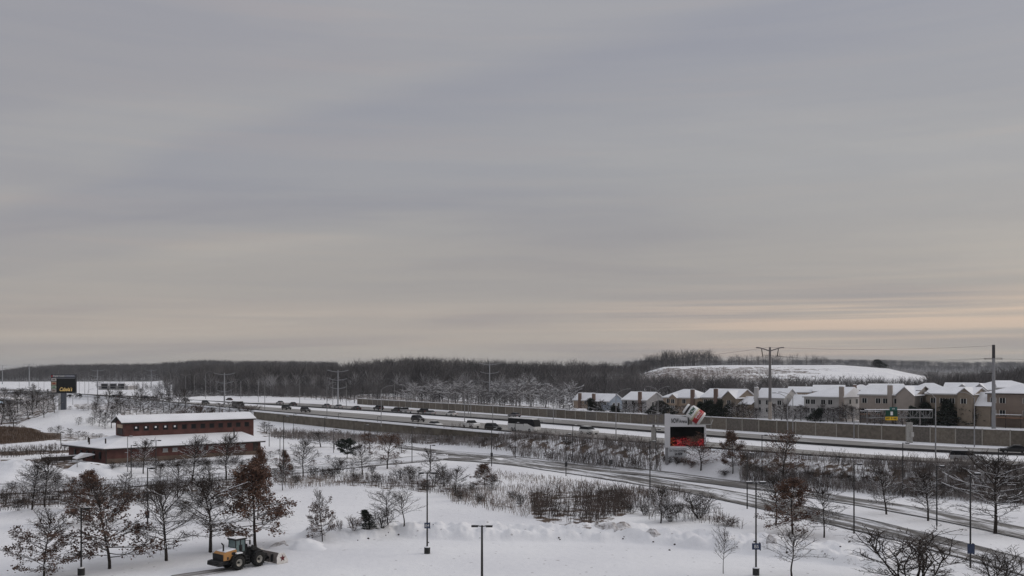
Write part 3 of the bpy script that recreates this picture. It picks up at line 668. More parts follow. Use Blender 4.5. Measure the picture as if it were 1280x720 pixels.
rowtrees(['multi0', 'multi1', 'shrub0'], [(u, v, v-h, w_) for u, v, h, w_ in
    [(392, 597, 16, 14), (405, 598, 16, 16), (415, 596, 14, 18), (470, 604, 14, 16), (500, 600, 16, 22), (515, 602, 18, 20), (545, 604, 20, 22), (556, 608, 18, 20), (530, 612, 16, 18), (590, 616, 15, 16), (370, 606, 14, 14), (640, 626, 14, 16), (445, 603, 14, 14), (650, 633, 18, 16)]],
    'bare shrub on the weedy strip below the access road', 'shrubs on the weedy strip', 'shrub', 'shrub')
rowtrees(['multi0', 'multi1'], [(u, v, v-h, w_) for u, v, h, w_ in
    [(5, 632, 20, 22), (22, 638, 18, 20), (66, 628, 16, 22), (92, 638, 16, 20), (160, 628, 20, 24), (178, 630, 18, 24), (196, 618, 20, 24), (230, 640, 18, 24), (250, 634, 20, 24), (275, 632, 18, 22), (296, 622, 18, 24), (225, 612, 14, 22), (258, 616, 16, 24), (14, 612, 12, 16), (72, 606, 16, 24), (58, 600, 14, 22), (48, 590, 16, 20)]],
    'tangled bare shrub in the hedge strip between the near lot and the brick building', 'shrubs in the hedge strip', 'shrub', 'shrub')
rowtrees(['dark0', 'dark1'], [(87, 512, 507, 7), (104, 513, 507, 7), (97, 512, 508, 5), (110, 513, 507, 8), (98, 531, 520, 9), (111, 529, 521, 8), (116, 532, 521, 8), (72, 544, 531, 15), (62, 541, 533, 8), (99, 548, 538, 11), (107, 549, 538, 10), (88, 546, 534, 12), (116, 547, 541, 8), (124, 547, 541, 10)],
    'small round dark shrub on the snowy berm by the tall sign', 'shrubs on the berm', 'shrub', 'shrub')
rowtrees(['shrub0', 'shrub1', 'multi1'], [(836, 579, 568, 14), (846, 580, 569, 14), (856, 581, 570, 14), (865, 583, 573, 14), (830, 577, 568, 10), (850, 578, 570, 12)], 'snow covered bush at the foot of the arena sign', 'bushes at the arena sign', 'shrub', 'shrub')
rowtrees(['dark1', 'multi0'], [(712, 557, 549, 9), (1120, 616, 604, 24), (1103, 612, 602, 16), (1130, 618, 608, 14)], 'dark low shrub on the highway bank at a lamp post', 'low shrubs on the bank', 'shrub', 'shrub')
rowtrees(['multi0', 'multi1', 'dark0', 'dark1'], [(u, 584-.03*(u-150)+rng.uniform(-1.5, 2), 584-.03*(u-150)-rng.uniform(5, 10), rng.uniform(10, 20)) for u in range(140, 330, 9)],
    'low dark bush in the bed along the brick wall', 'bushes along the brick wall', 'shrub', 'shrub')
rowtrees(['multi0', 'dark1', 'red0', 'dark2', 'bare0'], [(u, v, v-h, w_) for u, v, h, w_ in
    [(338, 572, 9, 14), (349, 568, 7, 16), (345, 582, 10, 16), (362, 590, 14, 14), (371, 571, 7, 14), (392, 582, 8, 12), (398, 571, 6, 10), (410, 578, 10, 12), (418, 562, 12, 12), (428, 585, 10, 12), (440, 592, 14, 12), (465, 592, 12, 12), (476, 580, 9, 14), (495, 584, 10, 14), (512, 592, 12, 16), (524, 598, 16, 16), (552, 596, 18, 16), (560, 602, 16, 14), (330, 592, 12, 16), (342, 600, 16, 16), (366, 601, 18, 12), (388, 600, 16, 12)]],
    'dark bare shrub in the snow around the access road', 'shrubs around the access road', 'shrub', 'shrub')
rowtrees(['bare0', 'bare1', 'bare2', 'dark0'], [(u, v, v-h, w_) for u, v, h, w_ in
    [(155, 618, 30, 22), (200, 610, 34, 24), (262, 606, 34, 26), (300, 604, 30, 20), (148, 640, 26, 26), (90, 624, 28, 24)]],
    'bare tree in the strip between the near lot and the brick building', 'bare trees in the hedge strip')
rowtrees(['multi0', 'multi1', 'dark0'], [(u, v, v-h, w_) for u, v, h, w_ in
    [(1010, 598, 12, 20), (1035, 600, 12, 22), (1060, 603, 12, 22), (1085, 606, 14, 22), (1145, 612, 14, 22), (1180, 616, 16, 24), (1200, 620, 14, 20), (1222, 622, 16, 24), (1268, 628, 18, 26), (1277, 622, 30, 30), (950, 592, 12, 20), (935, 590, 12, 18), (905, 594, 8, 16), (790, 642, 14, 18), (806, 644, 16, 20), (850, 640, 14, 16), (600, 630, 12, 14), (575, 626, 14, 14)]],
    'bare shrub growing in the weeds beside the roads', 'shrubs beside the roads', 'shrub', 'shrub')
# frosted big trees before the middle wood
for i, (u, v, h, w_) in enumerate([(520, 503, 28, 30), (541, 504, 30, 34), (560, 505, 28, 34), (580, 506, 34, 40), (598, 506, 28, 32), (625, 508, 34, 40), (645, 508, 38, 44), (664, 509, 42, 44), (682, 510, 30, 36), (700, 510, 30, 32), (508, 501, 24, 26), (716, 508, 34, 30), (632, 502, 30, 34), (552, 499, 26, 30)]):
    tree(rng.choice(['frost0', 'frost1']), u, v, v-h, w_, 'big bare tree frosted with snow rising behind the noise barrier', 'frosted_tree', 'tree', 'frosted trees behind the noise barrier')
# ---- woods that read as one mass
rg = np.random.default_rng(5)
def low_tree(seed, Hh=12, W=8, twr=.09, n=14, k=4):
    r = np.random.default_rng(seed); S = [[0, 0, 0, r.normal(0, .2), r.normal(0, .2), Hh*.55, .2, .14], [0, 0, Hh*.5, r.normal(0, .4), r.normal(0, .4), Hh*.95, .14, .04]]
    for i in range(n):
        t_ = (i+.5)/n; z = Hh*(.2+.65*t_); az = i*2.4+r.uniform(-.4, .4); e = R(25+45*t_); Ln = W/2*math.sin(math.pi*(.3+.62*t_))*r.uniform(.7, 1.2)/max(.5, math.cos(e))
        d = np.array([math.cos(az)*math.cos(e), math.sin(az)*math.cos(e), math.sin(e)]); p0 = np.array([0, 0, z]); p1 = p0+d*Ln
        S.append([*p0, *p1, twr, twr*.5])
        for j in range(k):
            s = (j+1)/k; q = p0+(p1-p0)*s; d2 = d+r.normal(0, .6, 3); d2[2] += .3; d2 /= np.linalg.norm(d2); S.append([*q, *(q+d2*Ln*.45*r.uniform(.5, 1.1)), twr*.6, twr*.25])
    return seg_arrays(S, 3)
LT = [low_tree(200+i) for i in range(6)]
WOODM = mat('wood_mass', (.03, .028, .03), .95, col2=(.19, .18, .18), nscale=.06, clip=(.42, .64))
def wood_mass(name, label, pts, hs, m, sc_w=1., cat='woods'):
    Vs = []; Fs = []; b = 0; pts = np.asarray(pts); hs = np.asarray(hs); z = H(pts[:, 0], pts[:, 1]); which = rg.integers(0, len(LT), len(pts))
    for k, (V, Fq) in enumerate(LT):
        s_ = which == k; m_ = s_.sum()
        if not m_: continue
        a = rg.uniform(0, 6.28, m_); h = hs[s_]/12.0; w_ = h*rg.uniform(.75, 1.25, m_)*sc_w
        X = (V[None, :, 0]*np.cos(a)[:, None]-V[None, :, 1]*np.sin(a)[:, None])*w_[:, None]+pts[s_, 0][:, None]
        Y = (V[None, :, 0]*np.sin(a)[:, None]+V[None, :, 1]*np.cos(a)[:, None])*w_[:, None]+pts[s_, 1][:, None]
        Z = V[None, :, 2]*h[:, None]+z[s_][:, None]-.2
        Vs.append(np.stack([X, Y, Z], -1).reshape(-1, 3)); Fs.append((Fq[None]+(np.arange(m_)*len(V))[:, None, None]).reshape(-1, 4)+b); b += m_*len(V)
    o = mesh_np(name, np.concatenate(Vs), np.concatenate(Fs), 4, m); tag(o, label, cat, kind='stuff'); return o
def scatter(n, ur, yr, bias=1.):
    u = rg.uniform(ur[0], ur[1], n); Y = yr[0]+(yr[1]-yr[0])*rg.uniform(0, 1, n)**bias
    return np.stack([(u-640)/F*Y, Y], 1)
pt = scatter(3400, (205, 860), (585, 1000), .9); dd_ = sdist(pt[:, 0], pt[:, 1], E0); pt = pt[dd_ > 45]; uu = 640+F*pt[:, 0]/pt[:, 1]; pt = pt[(uu < 800+rg.normal(0, 10, len(uu))) | (pt[:, 1] > 900)]
uu = 640+F*pt[:, 0]/pt[:, 1]; hs = (rg.uniform(6, 15.5, len(pt))+3*np.exp(-((uu-530)/80)**2)+5*(fbm(pt[:, 0]*.02, pt[:, 1]*.02, 8, 3)-.45))*np.interp(uu, [760, 820], [1, .72])
keep = rg.uniform(0, 1, len(pt)) < np.interp(uu, [205, 300], [.25, 1]); pt = pt[keep]; hs = hs[keep]
wood_mass('bare_woods', 'wide dark bare woodland behind the highway in the middle distance', pt, hs, WOODM)
pt = scatter(2300, (330, 900), (380, 610)); dd_ = sdist(pt[:, 0], pt[:, 1], WALL); pt = pt[dd_ > 9]; uu = 640+F*pt[:, 0]/pt[:, 1]; pt = pt[(uu < 705) & (sdist(pt[:, 0], pt[:, 1], E3) > 16)]
wood_mass('brush_belt', 'dark brush filling the ground between the noise barrier and the woods', pt, rg.uniform(2.5, 7, len(pt)), WOODM, 1.2, 'brush')
pt = scatter(160, (240, 800), (575, 620)); dd_ = sdist(pt[:, 0], pt[:, 1], E0); pt = pt[dd_ > 60]
wood_mass('pale_trees', 'paler frosted trees along the front edge of the woodland', pt, rg.uniform(7, 12, len(pt)), mat('pale_wood', (.16, .15, .15), .9, col2=(.42, .42, .44), nscale=.1), 1.1, 'trees')
pt = scatter(2200, (-120, 420), (1570, 2000), .8); wood_mass('bare_woods', 'dark wooded ridge on the far left horizon', pt, rg.uniform(13, 18, len(pt)), WOODM, 1.6)
pt = scatter(1300, (780, 1380), (3000, 3800)); wood_mass('bare_woods', 'distant wooded ridge on the horizon beyond the snowy hill', pt, rg.uniform(13, 19, len(pt)), WOODM, 2.6)
u = rg.uniform(790, 1035, 330); Y = rg.uniform(915, 985, 330); keep = rg.uniform(0, 1, 330) < np.interp(u, [790, 890, 900, 920, 1035], [1, 1, .55, .5, .28]); pt = np.stack([(u-640)/F*Y, Y], 1)[keep]
wood_mass('bare_woods', 'open line of bare trees along the crest of the snowy hill', pt, rg.uniform(8, 14, len(pt))*np.where((u[keep] < 890), 1.15, .85), WOODM)
pt = scatter(520, (1160, 1380), (430, 640)); uu = 640+F*pt[:, 0]/pt[:, 1]; wood_mass('bare_woods', 'bare dark trees behind the right hand houses', pt, rg.uniform(8, 13, len(pt))+np.clip((uu-1190)/30, -2, 3), WOODM)
pt = scatter(750, (700, 1175), (430, 520)); uu = 640+F*pt[:, 0]/pt[:, 1]; wood_mass('bare_woods', 'belt of dark brush between the houses and the snowy hill', pt, rg.uniform(4, 8, len(pt))+np.interp(uu, [700, 850, 900, 1180], [5, 4, 3.5, 2.5]), WOODM, 1.1)
HB = mat('hill_brush', (.16, .13, .12), .9, col2=(.3, .25, .24), nscale=.03)
pt = scatter(1100, (790, 1010), (600, 850)); uu = 640+F*pt[:, 0]/pt[:, 1]; pt = pt[(fbm(pt[:, 0]*.02, pt[:, 1]*.02, 3, 3)+np.interp(uu, [790, 900, 1010], [.12, .03, -.12])+np.interp(pt[:, 1], [600, 700, 850], [.02, .05, -.14])) > .47]; wood_mass('hill_brush', 'sparse pale brush on the left slope of the snowy hill', pt, rg.uniform(1.5, 4, len(pt)), HB, 1.3, 'brush')
pt = scatter(800, (190, 560), (540, 640)); dd_ = sdist(pt[:, 0], pt[:, 1], E3); pt = pt[(dd_ > 12)]
wood_mass('brush_belt', 'dark brush belt along the far side of the highway', pt, rg.uniform(3, 7, len(pt)), WOODM, 1.2, 'brush')
pt = scatter(420, (120, 330), (600, 1000)); dd_ = sdist(pt[:, 0], pt[:, 1], E0); pt = pt[(dd_ < -12) | (dd_ > 60)]
wood_mass('brush_belt', 'scattered dark brush around the far store and lots at the left', pt, rg.uniform(2, 6, len(pt)), WOODM, 1.2, 'brush')
# ---- weeds, reeds and bank brush
def blades(name, label, poly, n, hr, m, w_=.035, lean=.18, clump=.5, branch=2, cat='weeds', thr=.0):
    us = [p_[0] for p_ in poly]; vs = [p_[1] for p_ in poly]; PX = []; tries = 0
    while len(PX) < n and tries < 40:
        tries += 1; u = rg.uniform(min(us), max(us), n); v = rg.uniform(min(vs), max(vs), n); k = inpoly(u, v, poly)
        u = u[k]; v = v[k]; Y = CH*F/(v-VH)
        for it in range(6): z = H((u-640)/F*Y, Y); Y = .5*Y+.5*(CH-z)*F/(v-VH)
        x = (u-640)/F*Y; c = fbm(x*.25, Y*.25, 9, 3); kk = c > (.42+thr)*clump+rg.uniform(-.1, .1, len(c)); PX += list(zip(x[kk], Y[kk]))
    PX = np.array(PX[:n]); z = H(PX[:, 0], PX[:, 1]); m_ = len(PX); h = rg.uniform(hr[0], hr[1], m_)*(.6+.9*fbm(PX[:, 0]*.2, PX[:, 1]*.2, 4, 2))
    S = []
    p0 = np.stack([PX[:, 0], PX[:, 1], z-.05], 1); d = rg.normal(0, lean, (m_, 3)); d[:, 2] = 1; p1 = p0+d*h[:, None]
    S.append(np.concatenate([p0, p1, np.full((m_, 1), w_*.6), np.full((m_, 1), w_*.3)], 1))
    for j in range(branch):
        s = rg.uniform(.3, .8, (m_, 1)); q = p0+(p1-p0)*s; d2 = rg.normal(0, .55, (m_, 3)); d2[:, 2] = .8; e_ = q+d2*h[:, None]*.4
        S.append(np.concatenate([q, e_, np.full((m_, 1), w_*.4), np.full((m_, 1), w_*.2)], 1))
    V, Fq = seg_arrays(np.concatenate(S), 3); o = mesh_np(name, V, Fq, 4, m); tag(o, label, cat, kind='stuff'); return o
REED = mat('reed', (.032, .026, .023), .9, col2=(.13, .10, .088), nscale=.4)
WEED = mat('weed', (.13, .10, .085), .9, col2=(.30, .25, .22), nscale=.4)
BRUSH = mat('bank_brush', (.07, .055, .048), .9, col2=(.38, .35, .34), nscale=.35, clip=(.45, .6))
DRY = mat('dry_grass', (.07, .045, .033), .9, col2=(.17, .115, .08), nscale=.2)
blades('reeds', 'dense stand of dark brown reeds in the snow in front of the lower road', [(662, 626), (690, 618), (790, 618), (800, 626), (788, 640), (760, 648), (735, 659), (700, 652), (668, 648)], 1150, (1.0, 3.1), REED, .045, clump=1.0)
blades('reeds', 'thin reeds right of the dense reed stand', [(740, 618), (850, 612), (860, 622), (820, 634), (780, 636)], 700, (.8, 1.7), REED, .04)
blades('weeds', 'weedy growth on the snowy slope below the junction', [(560, 612), (600, 610), (650, 608), (720, 612), (668, 640), (660, 648), (560, 628)], 900, (.6, 1.5), WEED, .04)
blades('weeds', 'brown weeds along the edge of the smooth snow field', [(400, 592), (470, 596), (560, 606), (640, 640), (620, 634), (560, 620), (500, 612), (420, 606)], 1050, (.6, 1.7), REED, .04)
blades('weeds', 'weeds in the snow left of the smooth field', [(340, 598), (440, 595), (460, 606), (360, 612)], 450, (.5, 1.4), WEED, .045)
blades('weeds', 'line of dry grass along the near edge of the lower road', [(600, 588), (640, 592), (760, 606), (830, 616), (820, 624), (700, 610), (600, 596)], 1100, (.4, 1.0), WEED, .04)
blades('weeds', 'scattered weeds on the snow bank right of the reeds', [(795, 625), (900, 640), (930, 662), (880, 655), (810, 650)], 350, (.5, 1.3), REED, .04)
blades('bank_brush', 'tan and snowy brush along the foot of the highway bank in the middle', [(480, 547), (640, 548), (830, 561), (826, 573), (700, 566), (600, 558), (480, 554)], 3600, (1.0, 2.4), BRUSH, .07, clump=.3)
blades('bank_brush', 'brown and snowy brush along the foot of the highway bank at the right', [(925, 577), (1000, 583), (1290, 602), (1290, 630), (1200, 614), (1100, 604), (1000, 594), (925, 590)], 5200, (.8, 2.2), BRUSH, .06, clump=.3)
blades('bank_brush', 'brush at the foot of the tan retaining wall', [(336, 541), (400, 543), (480, 548), (500, 557), (430, 554), (340, 548)], 1800, (1.0, 2.2), BRUSH, .08, clump=.3)
blades('dry_grass', 'brown dry grass field left of the snowy berm', [(-60, 535), (30, 534), (46, 541), (60, 545), (76, 547), (58, 550), (20, 554), (-60, 564)], 3500, (.5, 1.1), DRY, .09, clump=.1)
blades('weeds', 'dark weeds beside the brown field and access road at the left', [(-30, 563), (85, 558), (90, 566), (-30, 576)], 900, (.6, 1.5), REED, .06)
blades('weeds', 'snowy undergrowth between the near lot and the brick building', [(0, 615), (150, 606), (330, 596), (330, 612), (150, 630), (0, 640)], 2300, (.5, 1.6), REED, .045, clump=.7)
# ------------------------------------------------------------ buildings
BRICK = mat('brick', (.095, .042, .036), .9, noise=.25, nscale=.7)
BRICK2 = mat('brick_base', (.11, .08, .062), .9, noise=.2, nscale=.7)
TRIM = mat('dark_trim', (.028, .022, .02), .7)
def frame_of(o_, fx, fy):
    """matrix: local x along (fx,fy), local y = left normal"""
    l = math.hypot(fx, fy); fx /= l; fy /= l
    return Matrix(((fx, -fy, 0, o_[0]), (fy, fx, 0, o_[1]), (0, 0, 1, o_[2]), (0, 0, 0, 1)))
bC = P(131, 560.4, 3.4); bR = P(329, 550.5, 3.4); bl = math.hypot(bR.x-bC.x, bR.y-bC.y)
bb = empty('brick_building', (bC.x, bC.y, 0), math.atan2(bR.y-bC.y, bR.x-bC.x), 'long low red brick building with two tier snow covered roof and gabled upper floor', 'building')
LL = bl
# footprint: (0,0) (LL,0) (LL,18) (-6,18)
fp = [(0.4, .4), (LL-.5, .4), (LL-.5, 18), (-3.0, 17.6)]
def prism(mb, fp_, z0, z1):
    n = len(fp_); return mb.add([(x, y, z0) for x, y in fp_]+[(x, y, z1) for x, y in fp_], [(i, (i+1) % n, n+(i+1) % n, n+i) for i in range(n)]+[tuple(range(n))[::-1], tuple(range(n, 2*n))])
wl_ = prism(MB(), fp, -.6, 3.25).build('wall', BRICK, bb)
prism(MB(), [(0.3, .25), (LL-.35, .25), (LL-.35, .39), (.35, .39)], -.6, 1.0).build('wall_base', BRICK2, bb)
# lower hipped roof: eave ring to ring of upper building
ux0, ux1, uy0, uy1 = 6.4, LL+.9, 7.6, 14.2
er = [(-.4, -.4), (LL+.4, -.4), (LL+.4, 18.6), (-4.2, 18.6)]; ir = [(ux0-.1, uy0-.03), (LL-2.2, uy0-.03), (LL-2.2, uy1+.1), (ux0-.1, uy1+.1)]
rf = MB(); rv = [(x, y, 3.45) for x, y in er]+[(x, y, 5.25) for x, y in ir]+[(x, y, 3.28) for x, y in er]
rf.add(rv, [(0, 1, 5, 4), (1, 2, 6, 5), (2, 3, 7, 6), (3, 0, 4, 7), (8, 9, 1, 0), (9, 10, 2, 1), (10, 11, 3, 2), (11, 8, 0, 3), (8, 11, 10, 9)])
ro = rf.build('roof', RSNOW, bb)
MB().add([(x*1.002, y, 3.27) for x, y in er]+[(x, y, 2.98) for x, y in er], [(0, 1, 5, 4), (1, 2, 6, 5), (2, 3, 7, 6), (3, 0, 4, 7), (4, 5, 6, 7)]).build('eave', TRIM, ro)
for x, y in ((-.8, 9), (-.2, 12), (1.5, 4.8)): MB().cyl((x, y, 3.4), (x, y, 5.2), .16, .16, 8).build('vent_pipe', TRIM, ro)
MB().cyl((LL-6, 3.2, 4), (LL-6, 3.2, 6.4), .17, .17, 8).build('vent_pipe', TRIM, ro)
ze = 8.5; zp = 9.75; ym = (uy0+uy1)/2
MB().box(ux0, ux1, uy0, uy1, 1.0, ze-.05).build('upper_wall', BRICK, bb)
MB().add([(ux0+.01, uy0, ze-.05), (ux0+.01, uy1, ze-.05), (ux0+.01, ym, zp-.1), (ux0+.3, uy0, ze-.05), (ux0+.3, uy1, ze-.05), (ux0+.3, ym, zp-.1)], [(0, 1, 2), (3, 5, 4), (0, 2, 5, 3), (1, 4, 5, 2), (0, 3, 4, 1)]).build('gable', BRICK, bb)
def slab_roof(mb, x0, x1, y0, y1, z0, zr, th):
    ymid = (y0+y1)/2
    return mb.add([(x0, y0, z0), (x1, y0, z0), (x1, ymid, zr), (x0, ymid, zr), (x1, y1, z0), (x0, y1, z0), (x0, y0, z0-th), (x1, y0, z0-th), (x1, ymid, zr-th), (x0, ymid, zr-th), (x1, y1, z0-th), (x0, y1, z0-th)],
        [(0, 1, 2, 3), (3, 2, 4, 5), (6, 7, 1, 0), (10, 11, 5, 4), (7, 6, 9, 8), (8, 9, 11, 10), (0, 3, 9, 6), (3, 5, 11, 9), (1, 7, 8, 2), (2, 8, 10, 4)])
ur = slab_roof(MB(), ux0-.9, ux1+.4, uy0-.7, uy1+.7, ze+.1, zp+.25, .18).build('upper_roof', RSNOW, bb)
slab_roof(MB(), ux0-.8, ux1+.3, uy0-.6, uy1+.6, ze-.1, zp+.03, .28).build('eave', TRIM, ur)
for i in range(13):
    x = ux0+2.6+(ux1-ux0-4.4)*i/12
    wn = MB().box(x-.48, x+.48, uy0-.05, uy0+.05, 6.55, 7.55).build('window', GLASS, bb)
    MB().box(x-.62, x+.62, uy0-.07, uy0-.052, 6.42, 6.54).box(x-.62, x-.49, uy0-.07, uy0-.052, 6.54, 7.6).box(x+.49, x+.62, uy0-.07, uy0-.052, 6.54, 7.6).build('frame', TRIM, wn)
    if i < 5: MB().box(x-.3, x+.1, uy0-.2, uy0-.075, 7.0, 7.4).build('snow_patch', SNOW, wn)
for x in (LL*.36, LL*.42, LL*.585, LL*.65, LL*.86):
    wn = MB().box(x-.55, x+.55, .33, .41, 1.9, 2.7).build('window', mat('pale_glass', (.25, .26, .27), .3), bb)
    MB().box(x-.65, x+.65, .3, .328, 1.78, 1.9).build('sill', CONC, wn)
# gable sign and entrance
MB().box(ux0-.12, ux0-.02, ym-2.0, ym+2.0, 7.1, 7.9).build('sign_board', mat('board_tan', (.42, .33, .25), .8), bb)
MB().box(ux0-.1, ux0-.01, ym-1.9, ym+1.9, 5.6, 6.95).build('gable_door', TRIM, bb)
for x0 in (.38,): 
    for i in range(5):
        t_ = (i+1)/6; x = -3.4*t_; y = 17.2*t_
        MB().box(x+.25, x+.42, y-.5, y+.7, .8, 2.4).build('window', GLASS, bb)
MB().box(0.28, .48, .24, .44, -.6, 3.25).build('corner_trim', TRIM, bb)
MB().box(LL*.61, LL*.61+.18, .24, .39, -.6, 3.2).build('downpipe', TRIM, bb)
MB().box(LL-2.4, LL-1.2, .3, .41, -.3, 3.0).build('door', TRIM, bb)
cn = MB().add([(-3.3, 3, 2.2), (-3.3, 6.2, 2.2), (-5.0, 6.2, 1.2), (-5.0, 3, 1.2), (-1.2, 3, 2.0), (-1.2, 6.2, 2.0), (-5, 3, 1.05), (-5, 6.2, 1.05), (-1.2, 3, 1.85), (-1.2, 6.2, 1.85)], [(0, 1, 2, 3), (4, 5, 1, 0), (6, 7, 9, 8), (3, 2, 7, 6), (0, 3, 6, 8, 4), (1, 5, 9, 7, 2)]).build('awning', SNOW, bb)
# low wooden enclosure with snow left of building
e0 = P(52, 579); fe = empty('yard_fence', (e0.x, e0.y, e0.z), .62, 'dark slatted enclosure with snow on its rails left of the brick building', 'fence')
for i in range(9): MB().box(i*1.5-.07, i*1.5+.07, -.07, .07, 0, 1.7).build('post', TRIM, fe)
MB().box(-.1, 12.1, -.05, .05, .35, 1.25).build('boards', mat('dark_board', (.05, .042, .036), .9), fe)
MB().box(-.2, 12.2, -.14, .14, 1.3, 1.5).build('snow_cap', SNOW, fe)
# far store with three gabled fronts
so = at(127, 830); st = empty('store_building', (so.x, so.y, so.z-.5), 0, 'far store with three snow roofed bays and dark windows beyond the tall sign', 'store')
mpx = so.y/F
ST = mat('store_wall', (.34, .33, .33), .8)
MB().box(-4*mpx, 33*mpx, 0, 22, 0, 4.0).build('wall', ST, st)
for i in range(3):
    x = (i*10.5)*mpx; MB().box(x, x+8.6*mpx, -1.2, -.05, .3, 6.2).build('bay', ST, st)
    MB().box(x-.4, x+8.6*mpx+.4, -1.6, 6, 6.21, 7.2).build('snow_roof', RSNOW, st)
    MB().box(x+.5, x+8.6*mpx-.5, -1.35, -1.21, 1.6, 3.6).build('window', GLASS, st); MB().box(x+.4, x+8.6*mpx-.4, -1.35, -1.21, 4.0, 5.7).build('window', GLASS, st)
MB().box(-4.3*mpx, 33.3*mpx, -.1, 22, 4.01, 4.6).build('roof', RSNOW, st)
so = at(6, 560); s2 = empty('store_building', (so.x, so.y, so.z-.3), 0, 'flat low building with a lit front cut by the left edge of the picture', 'building')
MB().box(-16, 3.5, 0, 14, 0, 3.6).build('wall', mat('grey_wall', (.12, .12, .13), .8), s2); MB().box(-16.4, 3.9, -.4, 14.4, 3.61, 4.5).build('roof', RSNOW, s2)
MB().box(-6, -1.2, -.08, -.004, 1.4, 2.6).build('lit_sign', mat('lit_sign', (.5, .6, .7), .5, emit=(.5, .65, .8), estr=.5), s2)
# ------------------------------------------------------------ houses
def wall_mat(n, c): return mat(n, c, .85, noise=.08, nscale=.8)
HM = dict(tan=wall_mat('siding_tan', (0.325, 0.254, 0.195)), grey=wall_mat('siding_grey', (0.273, 0.267, 0.273)), blue=wall_mat('siding_blue', (0.260, 0.305, 0.364)), light=wall_mat('siding_light', (0.429, 0.416, 0.410)),
          taupe=wall_mat('siding_taupe', (0.305, 0.267, 0.240)), brown=wall_mat('siding_brown', (0.195, 0.156, 0.130)), dtan=wall_mat('siding_dark_tan', (0.221, 0.182, 0.143)))
WFR = mat('window_frame', (.55, .55, .54), .6); BRCH = mat('chimney_brick', (.16, .11, .09), .9)
def house(uL, v_eave, v_ridge, width_m, depth_m, Y, wall, label, hip=False, gable_front=None, chim=None, wins=(), rot=None, gz=None, side_wins=1, low=None, chm=None, deck=False):
    """uL = picture column of the left front eave corner; long front parallel to the highway"""
    x = (uL-640)/F*Y; gz = G(x, Y) if gz is None else gz; rz = R(-46) if rot is None else R(rot)
    ze = CH-(v_eave-VH)*Y/F-gz; zr = CH-(v_ridge-VH)*(Y+3)/F-gz
    h = empty('house', (x, Y, gz), rz, label, 'house', 'houses behind the noise barrier')
    Wd, D = width_m, depth_m; wm = HM[wall]; o = .45
    MB().box(0, Wd, 0, D, -1.5, ze).build('wall', wm, h)
    if hip:
        k = D/2; rv = [(-o, -o, ze+.12), (Wd+o, -o, ze+.12), (Wd+o, D+o, ze+.12), (-o, D+o, ze+.12), (k, D/2, zr), (Wd-k if hip != 'left' else Wd+o, D/2, zr)]
        rv += [(a, b, ze-.08) for a, b in ((-o, -o), (Wd+o, -o), (Wd+o, D+o), (-o, D+o))]
        rfo = MB().add(rv, [(0, 1, 5, 4), (1, 2, 5), (2, 3, 4, 5), (3, 0, 4), (6, 7, 1, 0), (7, 8, 2, 1), (8, 9, 3, 2), (9, 6, 0, 3), (9, 8, 7, 6)]).build('roof', RSNOW, h)
    else:
        rfo = slab_roof(MB(), -o, Wd+o, -o, D+o, ze+.12, zr, .16).build('roof', RSNOW, h)
    if hip is False or hip == 'left':
        for xx in ((Wd-.25, Wd-.003),) if hip else ((0.003, .25), (Wd-.25, Wd-.003)):
            MB().add([(xx[0], 0, ze-.02), (xx[0], D, ze-.02), (xx[0], D/2, zr-.3), (xx[1], 0, ze-.02), (xx[1], D, ze-.02), (xx[1], D/2, zr-.3)], [(0, 1, 2), (3, 5, 4), (0, 2, 5, 3), (1, 4, 5, 2), (0, 3, 4, 1)]).build('gable', wm, h)
    MB().box(-o+.05, Wd+o-.05, -o+.02, -.01, ze-.32, ze-.1).build('fascia', mat('fascia', (.4, .39, .38), .7) if wall != 'brown' else TRIM, rfo)
    if gable_front:
        gx, gw, gh = gable_front
        MB().add([(gx, -1.0, -1.5), (gx+gw, -1.0, -1.5), (gx+gw, -1.0, ze), (gx+gw/2, -1.0, ze+gh), (gx, -1.0, ze), (gx, D/2, -1.5), (gx+gw, D/2, -1.5), (gx+gw, D/2, ze), (gx+gw/2, D/2, ze+gh), (gx, D/2, ze)],
                 [(0, 1, 2, 3, 4), (9, 8, 7, 6, 5), (1, 6, 7, 2), (0, 4, 9, 5), (2, 7, 8, 3), (4, 3, 8, 9)]).build('front_gable', wm, h)
        MB().add([(gx-.4, -1.5, ze-.2), (gx+gw/2, -1.5, ze+gh+.25), (gx+gw+.4, -1.5, ze-.2), (gx-.4, D/2, ze-.2), (gx+gw/2, D/2, ze+gh+.25), (gx+gw+.4, D/2, ze-.2), (gx+gw/2, -1.5, ze+gh+.06), (gx+gw/2, D/2, ze+gh+.06)],
                 [(0, 1, 4, 3), (1, 2, 5, 4), (0, 6, 1), (1, 6, 2), (0, 3, 7, 6), (6, 7, 5, 2)]).build('gable_roof', RSNOW, rfo)
    for fx, fz, fw in wins:
        cx = fx*Wd; cz = ze*fz if fz <= 1 else fz; yf = 0
        if gable_front and gable_front[0] < cx < gable_front[0]+gable_front[1]: yf = -1.0
        g_ = MB().box(cx-fw/2, cx+fw/2, yf-.06, yf-.01, cz-.65, cz+.65).build('window', GLASS, h)
        MB().box(cx-fw/2-.12, cx-fw/2-.003, yf-.09, yf-.012, cz-.75, cz+.75).box(cx+fw/2+.003, cx+fw/2+.12, yf-.09, yf-.012, cz-.75, cz+.75).box(cx-.04, cx+.04, yf-.1, yf-.064, cz-.65, cz+.65).build('frame', WFR, g_)
